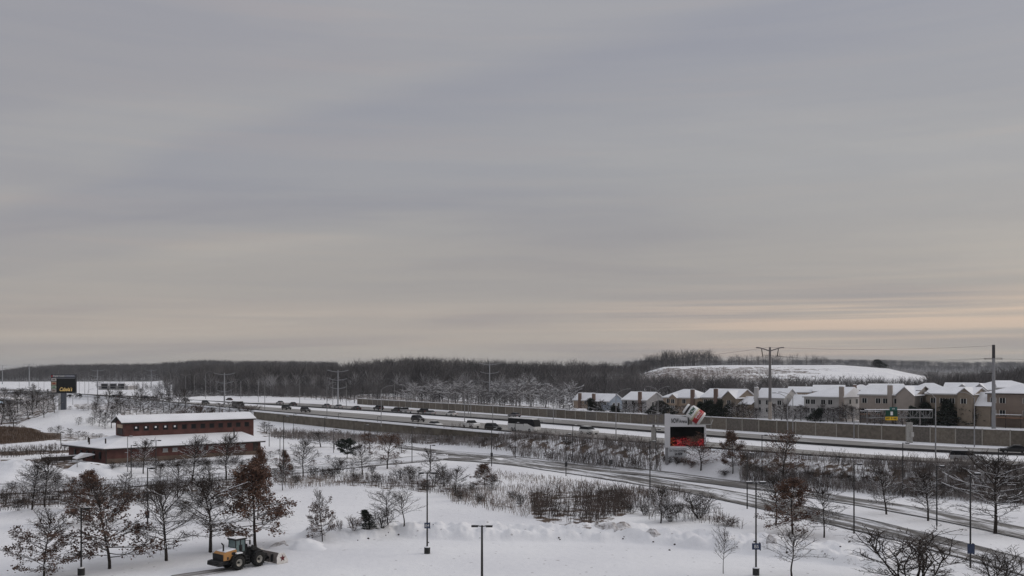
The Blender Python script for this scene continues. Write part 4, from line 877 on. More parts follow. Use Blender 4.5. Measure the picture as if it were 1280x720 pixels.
    for k in range(side_wins):
        yy = D*(k+1)/(side_wins+1)
        g_ = MB().box(Wd+.01, Wd+.06, yy-.6, yy+.6, ze-2.1, ze-.8).build('window', GLASS, h)
        MB().box(Wd+.012, Wd+.09, yy-.72, yy-.603, ze-2.2, ze-.7).box(Wd+.012, Wd+.09, yy+.603, yy+.72, ze-2.2, ze-.7).box(Wd+.012, Wd+.09, yy-.72, yy+.72, ze-.698, ze-.6).build('frame', WFR, g_)
    if chim is not None:
        cx, cz = chim; cz = zr-.15+(cz % 1)*.3; ch = MB().box(cx*Wd-.65, cx*Wd+.65, -.6, .1, -1.5, cz).build('chimney', chm or BRCH, h)
        MB().box(cx*Wd-.6, cx*Wd+.6, -.55, .02, cz+.004, cz+.22).build('snow_cap', SNOW, ch)
    if low:
        lx0, lx1, lz, lr = low
        MB().box(lx0, lx1, .8, D-1, -1.5, lz).build('wing_wall', wm, h); slab_roof(MB(), lx0-.3, lx1+.4, .3, D-.5, lz+.12, lr, .16).build('wing_roof', RSNOW, h)
    if deck:
        dk = MB().box(Wd*.12, Wd*.5, -3.6, -.05, 2.5, 2.7).build('deck', mat('deck_wood', (.2, .12, .08), .8), h)
        for xx in (.13, .3, .49): MB().cyl((xx*Wd, -3.5, -1), (xx*Wd, -3.5, 3.6), .09, .09, 6).build('deck_post', TRIM, dk)
        MB().box(Wd*.12, Wd*.5, -3.65, -3.55, 3.45, 3.6).build('rail', SNOW, dk)
    return h
W3 = lambda *xs: [(x, .78, 1.3) for x in xs]+[(x, .42, 1.3) for x in xs[:-1]]
house(717, 500, 490.5, 8, 7, 372, 'tan', 'small tan house leftmost behind the noise barrier', chim=(.45, 11.0), wins=[(.8, .7, 1)])
house(735, 501, 491.5, 10.5, 8.5, 356, 'blue', 'blue grey house second from the left behind the noise barrier', chim=(.3, 9.3), wins=W3(.14, .55, .82), side_wins=2)
house(778, 499.5, 489.3, 11, 11, 336, 'grey', 'grey gabled house third from the left behind the noise barrier', chim=(.75, 9.6), wins=W3(.15, .45), side_wins=2)
house(829, 496.4, 486, 14, 10, 318, 'tan', 'tan house with a brick chimney just left of the arena sign', hip=True, gable_front=(3.4, 3.0, 1.1), chim=(.88, 11.4), wins=W3(.16, .34, .62))
house(877, 496.6, 485.5, 13.5, 11, 303, 'dtan', 'dark tan house with a brown gable behind the tilted bottle', gable_front=(8.5, 5, 2.2), chim=(.42, 9.4), wins=W3(.12, .28, .5, .82), low=(13.8, 18, 4.3, 6.8))
house(944, 497, 484.8, 10, 9, 292, 'light', 'light grey house beside the weathered power pole', chim=(.06, 10.8), chm=HM['light'], wins=W3(.14, .45, .85), side_wins=0, low=(11.5, 17.5, 4.2, 7.6))
house(1005, 495.4, 483.2, 12.5, 13, 280, 'light', 'light grey hip roofed house right of the low white garage roof', hip='left', chim=(.97, 10.8), chm=HM['taupe'], wins=W3(.1, .24, .5, .68), side_wins=2)
house(1074, 492.7, 481.2, 16, 12, 266, 'taupe', 'large taupe house with a wide chimney behind the overhead sign', chim=(.57, 12.6), chm=HM['taupe'], wins=W3(.1, .35, .48, .68), side_wins=2, deck=True, gable_front=(11.2, 4.8, 2.2))
house(1158, 491.8, 483.2, 12.5, 10, 256, 'dtan', 'long roofed dark tan house behind the three snowy evergreens', gable_front=(8.6, 3.8, 1.6), wins=W3(.15, .35, .55, .82), side_wins=1, low=(12.8, 16.4, 5.5, 9.2))
house(1234, 491, 480, 19, 13, 246, 'brown', 'brown house with wide roof at the right edge behind the steel power pole', hip=True, wins=W3(.08, .2, .5, .62), deck=True)
# back row: mostly roofs in view
house(1017, 489, 481, 11, 9, 352, 'grey', 'grey back row house roof showing behind the light grey hip roofed house', wins=W3(.3, .7), rot=-20)
house(984, 490, 483, 9, 8, 362, 'tan', 'small back row roof between the two light grey houses', wins=W3(.3, .7), rot=-30)
house(1062, 487.5, 480.5, 9, 8, 346, 'tan', 'back row roof behind the left end of the large taupe house', wins=W3(.3, .7), rot=-15, chim=(.2, 11), hip=True)
house(1090, 486, 479.5, 12, 9, 350, 'light', 'long low back row roof above the large taupe house', wins=W3(.3, .7), rot=-10)
house(1143, 488, 478.6, 12, 9, 330, 'grey', 'hipped back row roof right of the large taupe house', wins=W3(.3, .7), rot=-12, hip=True)
house(1180, 486, 478, 10, 9, 325, 'light', 'back row house with a small gable above the long roofed house', wins=W3(.3, .7), rot=-35, gable_front=(4, 4, 1.6))
house(1208, 487, 478.8, 8, 9, 318, 'grey', 'grey gabled back row house left of the brown house', wins=W3(.3, .7), rot=-35, gable_front=(2, 4.5, 2.0))
house(1228, 484.5, 475.5, 17, 12, 320, 'light', 'broad hipped back row roof above the brown house at the right edge', wins=W3(.3, .7), rot=-12, hip=True)
# ------------------------------------------------------------ lamp posts
def lot_lamp(u, v, vt, label, heads=1, base=False, plate=None, col=None, r=None, group=None, cat='lamp post', txt=None, box=None, loc=None):
    l = P(u, v) if loc is None else loc; h = (v-vt)*l.y/F; r = r or .085
    e = empty('lamp_post', l-Vector((0, 0, .05)), rng.uniform(-.2, .2), label, cat, group); m = col or DARK
    MB().cyl((0, 0, 0), (0, 0, h), r*1.15, r*.8, 10).build('pole', m, e)
    if heads == 1:
        hd = MB().cyl((0, 0, h-.1), (.5, 0, h-.05), .04, .04, 6).box(.42, .98, -.17, .17, h-.16, h+.02).build('lamp_head', m, e)
        MB().box(.44, .96, -.15, .15, h+.024, h+.08).build('snow_cap', SNOW, hd)
    else:
        for s in (-1, 1):
            hd = MB().cyl((0, 0, h-.1), (s*.42, 0, h-.04), .05, .05, 6).box(min(s*.36, s*.95), max(s*.36, s*.95), -.19, .19, h-.15, h+.03).build('lamp_head', m, e)
            MB().box(min(s*.38, s*.93), max(s*.38, s*.93), -.16, .16, h+.034, h+.08).build('snow_cap', SNOW, hd)
    if base:
        bs = MB().cyl((0, 0, -.3), (0, 0, .75), .33, .33, 16).build('base', mat('base_dark', (.03, .03, .03), .8), e); MB().cyl((0, 0, .754), (0, 0, .86), .3, .2, 16).build('snow_cap', SNOW, bs)
    if plate:
        vz, wd_, ht = plate; z = (v-vz)*l.y/F
        pb = MB().box(-wd_/2, wd_/2, -r-.12, -r-.07, z-ht/2, z+ht/2).build('sign_plate', mat('sign_blue', (.03, .045, .09), .5), e)
        MB().box(wd_/2-.04, wd_/2+.02, -r-.06, r+.35, z-ht/2-.1, z+ht/2).build('side_plate', mat('sign_blue2', (.012, .014, .022), .6), e)
        if txt: text_on(txt, pb, ht*.72, (0, -r-.125, z-ht*.25), WHITE)
    if box:
        z = (v-box)*l.y/F; MB().box(-.22, .22, -.28, .1, z-.4, z+.4).build('sign_plate', mat('box_dark', (.03, .03, .032), .7), e)
    return e
def text_on(s, parent, size, loc, m, rotz=0, bold=.0, align='CENTER', fit=None, extr=.01, shear=0, tilt=None):
    c = bpy.data.curves.new('lettering', 'FONT'); c.body = s; c.size = size; c.align_x = align; c.extrude = extr; c.offset = bold; c.shear = shear
    o = bpy.data.objects.new('lettering', c); C.objects.link(o)
    dg = bpy.context.evaluated_depsgraph_get(); me = bpy.data.meshes.new_from_object(o.evaluated_get(dg)); bpy.data.objects.remove(o); bpy.data.curves.remove(c)
    if fit and len(me.vertices):
        w_ = max(v.co.x for v in me.vertices)-min(v.co.x for v in me.vertices); me.transform(Matrix.Diagonal((fit/w_, 1, 1, 1)))
    me.transform(Matrix.Translation(loc) @ Matrix.Rotation(rotz, 4, 'Z') @ (tilt or Matrix.Rotation(R(90), 4, 'X')))
    me.materials.clear(); me.materials.append(m); me.name = 'lettering'
    q = bpy.data.objects.new('lettering', me); C.objects.link(q); q.parent = parent; return q
lot_lamp(101.5, 719, 634, 'dark lamp post with a single head at the lower left between two oaks', 1, base=True)
lot_lamp(184.5, 655, 584, 'dark lamp post with a small sign behind the snowy bare tree', 1, box=643)
lot_lamp(534, 692, 590, 'dark lamp post with small blue sign and round base in the smooth snow', 2, base=True, plate=(656, .62, .62), txt='E4')
lot_lamp(602.5, 742, 656, 'dark double headed lamp post cut by the bottom edge', 2, base=True, r=.11)
lot_lamp(945, 719, 602, 'dark double headed lamp post with blue sign right of the young bare tree', 2, base=True, plate=(682, .85, .62), txt='B5')
lot_lamp(1067.5, 667, 579, 'dark lamp post at the edge of the lower road left of the large shrub', 1)
lot_lamp(1213, 710, 591, 'tallest dark lamp post with a plate at the lower right', 1, plate=(685, .7, 1.0))
lot_lamp(934, 636, 566, 'dark lamp post on the lower road left of the full brown oak', 1)
lot_lamp(952.5, 600, 543, 'dark lamp post on the highway bank behind the brown oak', 1)
lot_lamp(1128.5, 622, 553, 'dark lamp post on the highway bank between the roads and wall column', 1)
lot_lamp(1171, 657, 582, 'dark lamp post at the upper road beside a bare snowy tree', 1)
lot_lamp(707.5, 595, 542, 'dark post with a small box beside the lower road below the coach', 1, box=580)
lot_lamp(812.5, 612, 551, 'dark lamp post left of the arena sign at the lower road', 1)
lot_lamp(820, 587, 536, 'dark lamp post just left of the arena sign at the upper road', 1)
lot_lamp(716, 576, 531, 'dark lamp post on the bank below the coach and white sport utility', 1)
lot_lamp(614.5, 583, 536, 'dark lamp post with a box sign at the end of the road median', 1, box=568)
lot_lamp(644, 573, 528, 'dark lamp post on the bank in front of the coach', 1)
lot_lamp(515, 578, 534, 'dark lamp post in the snow by the junction', 1)
lot_lamp(538, 588, 556, 'dark lamp post in the dark bare tree at the junction', 1)
lot_lamp(1248, 592, 560, 'short dark lamp post behind the largest bare tree', 1)
lot_lamp(195, 593, 550, 'lamp post with two heads in front of the brick wall', 2)
lot_lamp(184.5, 612, 585, 'short dark post right of the snow pile before the brick wall', 1)
lot_lamp(159.5, 590, 545, 'pale pole against the roof of the brick building', 1, col=GALV)
lot_lamp(164, 597, 556, 'dark pole before the brick wall near its left corner', 1)
lot_lamp(96.5, 591, 575, 'short post on the snow pile left of the brick building', 1, col=GALV)
lot_lamp(336.5, 558, 531, 'lamp post just right of the brick building', 1)
lot_lamp(76, 560, 540, 'lamp post beside the brown grass field', 1)
for u, v, vt in [(354.5, 603, 520), (350, 588, 545), (367, 548, 517), (405.6, 541, 521), (442.5, 558, 526), (417, 566, 536), (456, 566, 531), (472, 540, 520), (423, 527, 517), (522.5, 545, 522)]:
    lot_lamp(u, v, vt, 'thin dark lamp post on the snow between the brick building and the highway', 1, group='lamp posts below the retaining wall', r=.07)
sgn = P(763.5, 590); sp = empty('road_sign', sgn, 0, 'small dark road sign on a short post beside the upper road', 'sign')
MB().cyl((0, 0, 0), (0, 0, 1.6), .04, .04, 6).build('post', GALV, sp); MB().box(-.38, .38, -.06, -.03, 1.5, 2.5).build('plate', mat('sign_back', (.06, .06, .06), .6), sp)
sgn = P(735, 515); 
# highway lights (tall, galvanised) : u, v_base, v_top, arms, z of ground
def tall_light(u, v, vt, arms, label, z=None, group=None, r=.13):
    l = P(u, v) if z is None else P(u, v, z); h = (v-vt)*l.y/F
    e = empty('highway_light', l, 0, label, 'street light', group)
    MB().cyl((0, 0, -.2), (0, 0, h-1.2), r, r*.6, 10).build('pole', GALV, e)
    for a in arms:
        pts = [Vector((0, 0, h-1.4)), Vector((a*.6, 0, h-.75)), Vector((a*1.6, 0, h-.25)), Vector((a*2.7, 0, h))]
        am = MB().tube(pts, .055, 6).build('arm', GALV, e)
        MB().box(min(a*2.6, a*3.4), max(a*2.6, a*3.4), -.14, .14, h-.1, h+.06).build('lamp_head', GALV, am)
for u, v, vt, ar, lb in [
    (408.7, 519.6, 478, (1,), 'highway light with a right arm left of the power pole pair'), (433, 510, 474.5, (-1,), 'highway light just right of the three armed power pole'), (416, 506, 472, (-1, 1), 'highway light close to the left of the three armed power pole'),
    (493, 505, 473.7, (-1, 1), 'double armed highway light behind the left end of the noise barrier'), (476.5, 532, 482, (1,), 'highway light rising from the near lanes by the left end of the noise barrier'), (503.5, 506, 476, (1,), 'single armed highway light just right of the double armed one'),
    (580.8, 532, 483, (-1,), 'highway light left of the three close together'), (585.4, 518, 475, (-1,), 'tallest of three highway lights standing close together'), (588.5, 521.7, 478, (1,), 'highway light right of the three close together'),
    (616, 532, 486, (1,), 'highway light in front of the tall power pole'), (691.7, 530, 480, (-1, 1), 'double armed highway light in the median right of the coach'), (703.7, 521.7, 478.5, (-1,), 'highway light at the noise barrier left of the first house'),
    (770, 551, 486, (1,), 'highway light with long right arm in front of the blue grey house'), (822.5, 533, 483, (-1, 1), 'double armed highway light left of the arena sign'), (984.5, 555, 491, (-1,), 'highway light nearest right of the wooden power pole'),
    (991, 551, 490, (-1,), 'highway light second right of the wooden power pole'), (1067.5, 548, 505, (), 'armless light pole in front of the large taupe house'), (1169.5, 580, 488, (-1,), 'tallest highway light with a box on its pole right of the overhead sign'),
    (1218, 558, 490, (-1,), 'highway light at the noise barrier left of the steel power pole'), (323, 503, 472, (1,), 'highway light beyond the far lanes left of centre'), (331, 514, 478, (-1,), 'highway light in the median beyond the brick roof'), (374.6, 507, 469.6, (-1, 1), 'double armed highway light by the brown field beyond the lanes'),
    (257, 500, 464, (1,), 'highway light far down the highway above the brick roof'), (213, 500, 464, (-1,), 'highway light near where the highway fades at the left'),
    ]:
    tall_light(u, v, vt, ar, lb, HZ)
for u, v, vt in [(73, 492, 461), (99, 492, 464), (106, 493, 472), (111, 491, 464), (137.5, 492, 463), (168, 505, 464), (110, 504, 486), (91, 506, 492), (150, 494, 470), (178, 492, 466), (200, 495, 470), (24, 491, 476), (48, 492, 474), (55, 492, 476), (232, 494, 468), (243, 493, 467), (301, 498, 474), (222, 492, 470)]:
    tall_light(u, v, vt, rng.choice([(1,), (-1,), (1, -1)]), 'thin pale light pole around the far lots at the left horizon', None, 'light poles around the far lots', .16)
# ------------------------------------------------------------ power poles and wires
def power_pole(u, v, vt, label, z=None, arms=3, sp=4.2, m=None, r=.42, loc=None):
    l = P(u, v, z) if z is not None else P(u, v); 
    if loc: l = loc
    h = (v-vt)*l.y/F if not loc else CH+(VH-vt)*l.y/F-l.z
    e = empty('power_pole', l, 0, label, 'power pole'); m = m or STEEL
    MB().cyl((0, 0, -.5), (0, 0, h), r, r*.5, 12).build('pole', m, e)
    for k in range(arms):
        z_ = h-1.0-k*sp
        for s in (-1, 1):
            Ln = [5.4, 4.6, 4.0][k % 3] if arms > 1 else 5
            a = MB().tube([Vector((0, 0, z_)), Vector((s*Ln*.55, 0, z_+.35)), Vector((s*Ln, 0, z_+.95))], .13, 6).build('crossarm', m, e)
            MB().cyl((s*Ln, 0, z_+.9), (s*Ln, 0, z_-.5), .1, .1, 6).build('insulator', TRIM, a)
    return e, l, h
pA = power_pole(612, 507, 453.5, 'tall steel power pole with three pairs of arms behind the noise barrier at centre', 4)
pB = power_pole(422.5, 505, 462.5, 'steel power pole with three pairs of arms left of the noise barrier', 4)
pD = power_pole(280.5, 508, 466, 'steel power pole with arms rising beyond the brick building roof', 3)
power_pole(122, 500, 462, 'steel power pole with three pairs of arms right of the tall sign', 0)
power_pole(36.5, 487, 454.5, 'power pole standing on the horizon left of the tall sign', 0, arms=1, r=.6)
power_pole(3, 484, 456, 'power pole standing on the horizon at the left edge', 0, arms=2, r=.6)
power_pole(189, 494, 462, 'distant power pole above the far lots', 0, arms=2)
# brown wooden looking pole with gull arms
l = Vector(((962.5-640)/F*262, 262, 5.5)); h = CH+(VH-434)*262/F-5.5; e1 = empty('power_pole', l, 0, 'tall weathered brown power pole with curved arms among the houses', 'power pole')
MB().cyl((0, 0, -1), (0, 0, h*.28), .52, .46, 12).build('lower_pole', mat('pole_pale', (.28, .25, .22), .8), e1); MB().cyl((0, 0, h*.28+.004), (0, 0, h), .45, .28, 12).build('pole', STEELD, e1)
tips = []
for s in (-1, 1):
    L_ = 4.0; a = MB().tube([Vector((0, 0, h-1.1)), Vector((s*L_*.4, 0, h-.55)), Vector((s*L_*.75, 0, h-.15)), Vector((s*L_, 0, h-.1))], .16, 6).build('crossarm', STEELD, e1)
    MB().cyl((s*L_*.6, 0, h-.4), (s*L_*.52, 0, h-2.6), .12, .12, 6).build('insulator', TRIM, a); tips.append(l+Vector((s*L_*.52, 0, h-2.6)))
tips.append(l+Vector((0, 0, h)))
l2 = P(1242, 536, 5.5); h2 = (536-431)*l2.y/F; e2 = empty('power_pole', l2, 0, 'thick straight steel power pole rising past the roofs near the right edge', 'power pole')
MB().cyl((0, 0, -1), (0, 0, h2*.84), .5, .36, 14).build('pole', mat('pole_grey', (.22, .22, .23), .6), e2); MB().cyl((0, 0, h2*.84+.004), (0, 0, h2), .38, .36, 14).build('pole_top', mat('pole_dark', (.05, .048, .05), .7), e2)
for z_, Ln in ((h2*.832, 2.4), (h2*.66, 1.9)):
    a = MB().cyl((-Ln, 0, z_), (Ln*.9 if z_ > h2*.7 else .1, 0, z_), .09, .09, 6).build('crossarm', TRIM, e2)
    for s in (-1, 1): 
        if s > 0 and z_ < h2*.7: continue
        MB().cyl((s*Ln*.9, 0, z_-.25), (s*Ln*.9, 0, z_+.3), .09, .09, 6).build('insulator', GALV, a)
def wire(a, b, sag, label):
    pts = [a.lerp(b, t/24)-Vector((0, 0, sag*4*(t/24)*(1-t/24))) for t in range(25)]
    o = MB().tube(pts, .028, 4).build('power_wire', BARR); tag(o, label, 'wire')
ext = l2+(l2-l).normalized()*160+Vector((0, 0, h2*.8))
wire(tips[1], l2+Vector((-2.1, 0, h2*.832)), 1.2, 'dark wire sagging between the brown pole and the thick steel pole')
wire(tips[0]+Vector((0, 0, .4)), l2+Vector((2.0, 0, h2*.85)), 1.2, 'second wire sagging between the brown pole and the thick steel pole')
wire(tips[2], l2+Vector((0, 0, h2*.99)), .8, 'thin topmost wire from the brown pole to the thick steel pole')
wire(tips[0], pA[1]+Vector((5, 0, pA[2]-5)), 4, 'wire sagging from the brown pole left across the hilltop trees')
wire(tips[2], pA[1]+Vector((0, 0, pA[2])), 3, 'topmost wire from the brown pole to the tall steel pole at centre')
wire(l2+Vector((2.1, 0, h2*.832)), ext, 1.5, 'wire leaving the thick steel pole past the right edge')
# far water tower on the horizon
wt = at(1058.5, 3300); wz = CH+(VH-451.5)*3300/F; e = empty('water_tower', wt, 0, 'tiny pale water tower on the far horizon above the snowy hill', 'water tower')
hh = wz-wt.z; MB().cyl((0, 0, 0), (0, 0, hh-8), 2.2, 2.0, 12).build('column', STEEL, e); MB().lathe([(0, hh+1), (8, hh-1), (12, hh-4), (9, hh-8), (2.6, hh-11)], 18).build('tank', mat('tank_grey', (.13, .13, .14), .7), e)
# ------------------------------------------------------------ tall roadside sign on the berm
l = P(80, 512); mp_ = l.y/F; zt = (512-466.7)*mp_; zb = (512-490)*mp_
e = empty('pylon_sign', l-Vector((0, 0, .4)), R(6), 'tall dark roadside shopping sign with gold script and small tenant panels on the berm', 'sign')
PF = mat('sign_frame', (.022, .025, .03), .6)
MB().box(-3.2*mp_, 2.6*mp_, -.5, .5, 0, zb).build('column', mat('sign_column', (.10, .11, .13), .7), e)
MB().box(-6.5*mp_, -3.3*mp_, -.35, .35, 0, zb).build('side_column', mat('column_pale', (.5, .5, .5), .7), e)
MB().box(-14.8*mp_, 14.6*mp_, -.6, .6, zb, zt).build('cabinet', PF, e)
bd = MB().box(-12.6*mp_, 14.2*mp_, -.70, -.61, zt-3.7*mp_, zt-.6*mp_).build('header_board', mat('hdr', (.16, .17, .2), .6), e)
text_on('Poplar Creek', bd, 1.0, (-5.2*mp_, -.72, zt-2.9*mp_), mat('hdr_text', (.7, .68, .62), .6), fit=13.5*mp_); text_on('CROSSING', bd, .7, (7.8*mp_, -.72, zt-2.6*mp_), mat('hdr_text2', (.45, .47, .52), .6), fit=10.5*mp_)
MB().box(-14.4*mp_, -12.8*mp_, -.70, -.61, zt-3.4*mp_, zt-1*mp_).build('emblem', mat('emblem_red', (.4, .06, .07), .6), e)
for i, c_ in enumerate([(.5, .48, .46), (.42, .3, .2), (.45, .5, .4), (.5, .46, .42)]):
    z1 = zt-4.6*mp_-i*4.6*mp_; tp = MB().box(-14.2*mp_, -8.4*mp_, -.70, -.61, z1-3.9*mp_, z1).build('tenant_panel', mat(f'tenant{i}', c_, .6), e)
    MB().box(-13*mp_, -9.6*mp_, -.73, -.705, z1-2.6*mp_, z1-1.3*mp_).build('lettering', mat(f'tenant_ink{i}', [(.1, .1, .1), (.3, .03, .03), (.03, .16, .08), (.12, .08, .06)][i], .6), tp)
sn_ = MB().box(-8*mp_, 14.2*mp_, -.70, -.61, zb+.5*mp_, zt-4.6*mp_).build('screen', mat('screen_dark', (.006, .007, .007), .35), e)
MB().box(-7.6*mp_, 13.8*mp_, -.72, -.705, zt-5.3*mp_, zt-4.8*mp_).build('screen_edge', mat('edge_grey', (.25, .26, .28), .6), sn_)
text_on("Cabela's", sn_, 1.9, (2.8*mp_, -.73, zb+2.6*mp_), mat('gold', (.75, .52, .2), .5, emit=(.8, .55, .2), estr=.3), fit=15*mp_, shear=.35)
# ------------------------------------------------------------ arena sign with bottle
l = P(838, 579); mp_ = l.y/F; X = lambda u: (u-838)*mp_; Z = lambda v: (579-v)*mp_
e = empty('arena_sign', l-Vector((0, 0, .2)), R(-4), 'white arena sign with a large dark video screen showing red shapes', 'sign')
SW = mat('sign_white', (.62, .62, .64), .5, noise=.03)
MB().box(X(831), X(837.4), -.35, .35, Z(558), Z(515.8)).build('frame_column', SW, e)
tpn = MB().add([(X(837.5), -.34, Z(531.6)), (X(859), -.34, Z(531.6)), (X(859), -.34, Z(520.2)), (X(837.5), -.34, Z(516.5)), (X(837.5), .34, Z(531.6)), (X(859), .34, Z(531.6)), (X(859), .34, Z(520.2)), (X(837.5), .34, Z(516.5))], [(0, 1, 2, 3), (7, 6, 5, 4), (0, 4, 5, 1), (1, 5, 6, 2), (2, 6, 7, 3), (3, 7, 4, 0)]).build('header_panel', SW, e)
MB().box(X(859.1), X(860.6), -.3, .3, Z(531), Z(518.6)).build('header_edge', DARK, e)
text_on('NOW', tpn, 1.3, (X(843.3), -.38, Z(527.2)), mat('ink', (.015, .015, .02), .5), fit=9.6*mp_, bold=.03, shear=.1); text_on('Arena', tpn, 1.0, (X(853.3), -.38, Z(527.2)), MATS['ink'], fit=9.8*mp_, bold=.015)
MB().box(X(837.5), X(881.5), -.33, .33, Z(532), Z(529.8)).build('frame_beam', SW, e)
MB().box(X(879.6), X(882), -.3, .3, Z(557), Z(532.02)).build('frame_edge', SW, e)
MB().box(X(837.5), X(879.5), -.3, .3, Z(557.4), Z(556.4)).build('frame_bottom', SW, e)
# video screen material
m = bpy.data.materials.new('video_screen'); m.use_nodes = True; t = m.node_tree; p = t.nodes['Principled BSDF']; p.inputs['Base Color'].default_value = (.004, .004, .004, 1); p.inputs['Roughness'].default_value = .9; p.inputs['Specular IOR Level'].default_value = .05
tc_ = t.nodes.new('ShaderNodeTexCoord'); sp_ = t.nodes.new('ShaderNodeSeparateXYZ'); t.links.new(tc_.outputs['Generated'], sp_.inputs[0])
mpn = t.nodes.new('ShaderNodeMapping'); mpn.inputs['Rotation'].default_value = (0, .5, 0); mpn.inputs['Scale'].default_value = (9, 1, 13); t.links.new(tc_.outputs['Generated'], mpn.inputs[0])
nz = t.nodes.new('ShaderNodeTexNoise'); nz.inputs['Scale'].default_value = 1.3; nz.inputs['Detail'].default_value = 6; nz.inputs['Roughness'].default_value = .75; nz.inputs['Distortion'].default_value = 1.6; t.links.new(mpn.outputs[0], nz.inputs['Vector'])
hr = t.nodes.new('ShaderNodeMapRange'); hr.inputs[1].default_value = .35; hr.inputs[2].default_value = .7; hr.inputs[3].default_value = .04; hr.inputs[4].default_value = -.25; t.links.new(sp_.outputs[2], hr.inputs[0])
ad = t.nodes.new('ShaderNodeMath'); ad.operation = 'ADD'; t.links.new(nz.outputs[0], ad.inputs[0]); t.links.new(hr.outputs[0], ad.inputs[1])
rr = t.nodes.new('ShaderNodeValToRGB'); el = rr.color_ramp.elements; el[0].position = .54; el[0].color = (0, 0, 0, 1); el[1].position = .72; el[1].color = (.62, .16, .16, 1)
q_ = el.new(.61); q_.color = (.35, .012, .02, 1); t.links.new(ad.outputs[0], rr.inputs[0])
gmr = t.nodes.new('ShaderNodeMapRange'); gmr.inputs[1].default_value = .05; gmr.inputs[2].default_value = .16; gmr.inputs[3].default_value = .8; gmr.inputs[4].default_value = 0; t.links.new(sp_.outputs[0], gmr.inputs[0])
gx = t.nodes.new('ShaderNodeMix'); gx.data_type = 'RGBA'; gx.blend_type = 'MULTIPLY'; gx.inputs[7].default_value = (.8, 3.5, .8, 1); t.links.new(gmr.outputs[0], gx.inputs[0]); t.links.new(rr.outputs[0], gx.inputs[6])
t.links.new(gx.outputs[2], p.inputs['Emission Color']); p.inputs['Emission Strength'].default_value = .75
MB().box(X(837.8), X(879.3), -.26, -.1, Z(556.3), Z(532.2)).build('screen', m, e)
MB().box(X(837.8), X(879.3), -.095, .25, Z(556.3), Z(532.2)).build('cabinet', PF, e)
MB().box(X(831.6), X(835), -.25, .25, 0, Z(558.02)).build('leg', GALV, e); MB().box(X(876), X(879), -.25, .25, 0, Z(557.5)).build('leg', GALV, e)
mb_ = MB().box(X(835.3), X(858), -.2, .2, Z(569.8), Z(558.2)).build('message_board', mat('board_white', (.52, .53, .55), .6), e)
text_on('Get Tickets Live Events', mb_, .7, (X(846.6), -.23, Z(563.2)), MATS['ink'], fit=19.5*mp_); text_on('Live NOW', mb_, .75, (X(848), -.23, Z(567.5)), MATS['ink'], fit=9.5*mp_, bold=.03)
# bottle on top of the beam
bt = empty('giant_bottle', l+Vector((X(867.5), 0, Z(516)-.2)), 0, 'giant white supplement bottle with red label tilted on top of the arena sign', 'bottle')
ax = Vector((.80, -.22, -.56)).normalized(); qd = Vector((0, 0, 1)).rotation_difference(ax).to_matrix().to_4x4()
rr_ = 9.0*mp_; ln = 15.5*mp_
Mx = qd
BW = mat('bottle_white', (.72, .72, .72), .35, noise=.02); 
MB().lathe([(0, ln*.80), (rr_*.8, ln*.8), (rr_*.97, ln*.74), (rr_, ln*.66), (rr_, -ln*.28), (rr_*.93, -ln*.42), (rr_*.66, -ln*.50), (rr_*.62, -ln*.52)], 36, Mx).build('body', BW, bt, True)
MB().lathe([(rr_*1.006, ln*.62), (rr_*1.008, ln*.62), (rr_*1.008, ln*.20), (rr_*1.006, ln*.20)], 36, Mx).build('red_label', mat('label_red', (.42, .03, .035), .4), bt, True)
MB().lathe([(rr_*1.005, ln*.19), (rr_*1.007, ln*.19), (rr_*1.007, ln*.06), (rr_*1.005, ln*.06)], 36, Mx).build('label_band', mat('label_cream', (.55, .5, .34), .4), bt, True)
MB().lathe([(rr_*.64, -ln*.52), (rr_*.78, -ln*.53), (rr_*.78, -ln*.66), (rr_*.74, -ln*.67)], 30, Mx).build('cap_ring', DARK, bt, True)
MB().lathe([(rr_*.745, -ln*.66), (rr_*.74, -ln*.80), (rr_*.68, -ln*.84), (0, -ln*.84)], 30, Mx).build('cap', BW, bt, True)
# lettering wrapped around the bottle
def wrap(s, size, zc, m, fit, phi=-90, roll=0, bold=.05):
    o = text_on(s, bt, size, (0, 0, 0), m, fit=fit, bold=bold, extr=.006, tilt=Matrix.Identity(4)); me = o.data
    for v in me.vertices:
        x, y, z = v.co; x, y = x*math.cos(roll)-y*math.sin(roll), x*math.sin(roll)+y*math.cos(roll)
        a = R(phi)+x/rr_; r_ = rr_*1.012+z; v.co = Mx @ Vector((r_*math.cos(a), r_*math.sin(a), zc+y))
    return o
# direction around the axis that faces the camera and up
cv = Mx.inverted() @ Vector((-.05, -1, .18)); pf = math.degrees(math.atan2(cv.y, cv.x))
wrap('NOW', rr_*.62, -ln*.10, mat('ink_green', (.02, .07, .04), .4), rr_*1.3, pf, R(180), .06)
wrap('SPORTS', rr_*.3, ln*.36, WHITE, rr_*1.1, pf, R(180), .02); wrap('Nutrition', rr_*.26, ln*.52, WHITE, rr_*.95, pf, R(180), .0)
MB().cyl((0, 0, -Z(516)+Z(529.7)+.0), (0, 0, -rr_*.7), .35, .35, 10).build('stand', SW, bt)
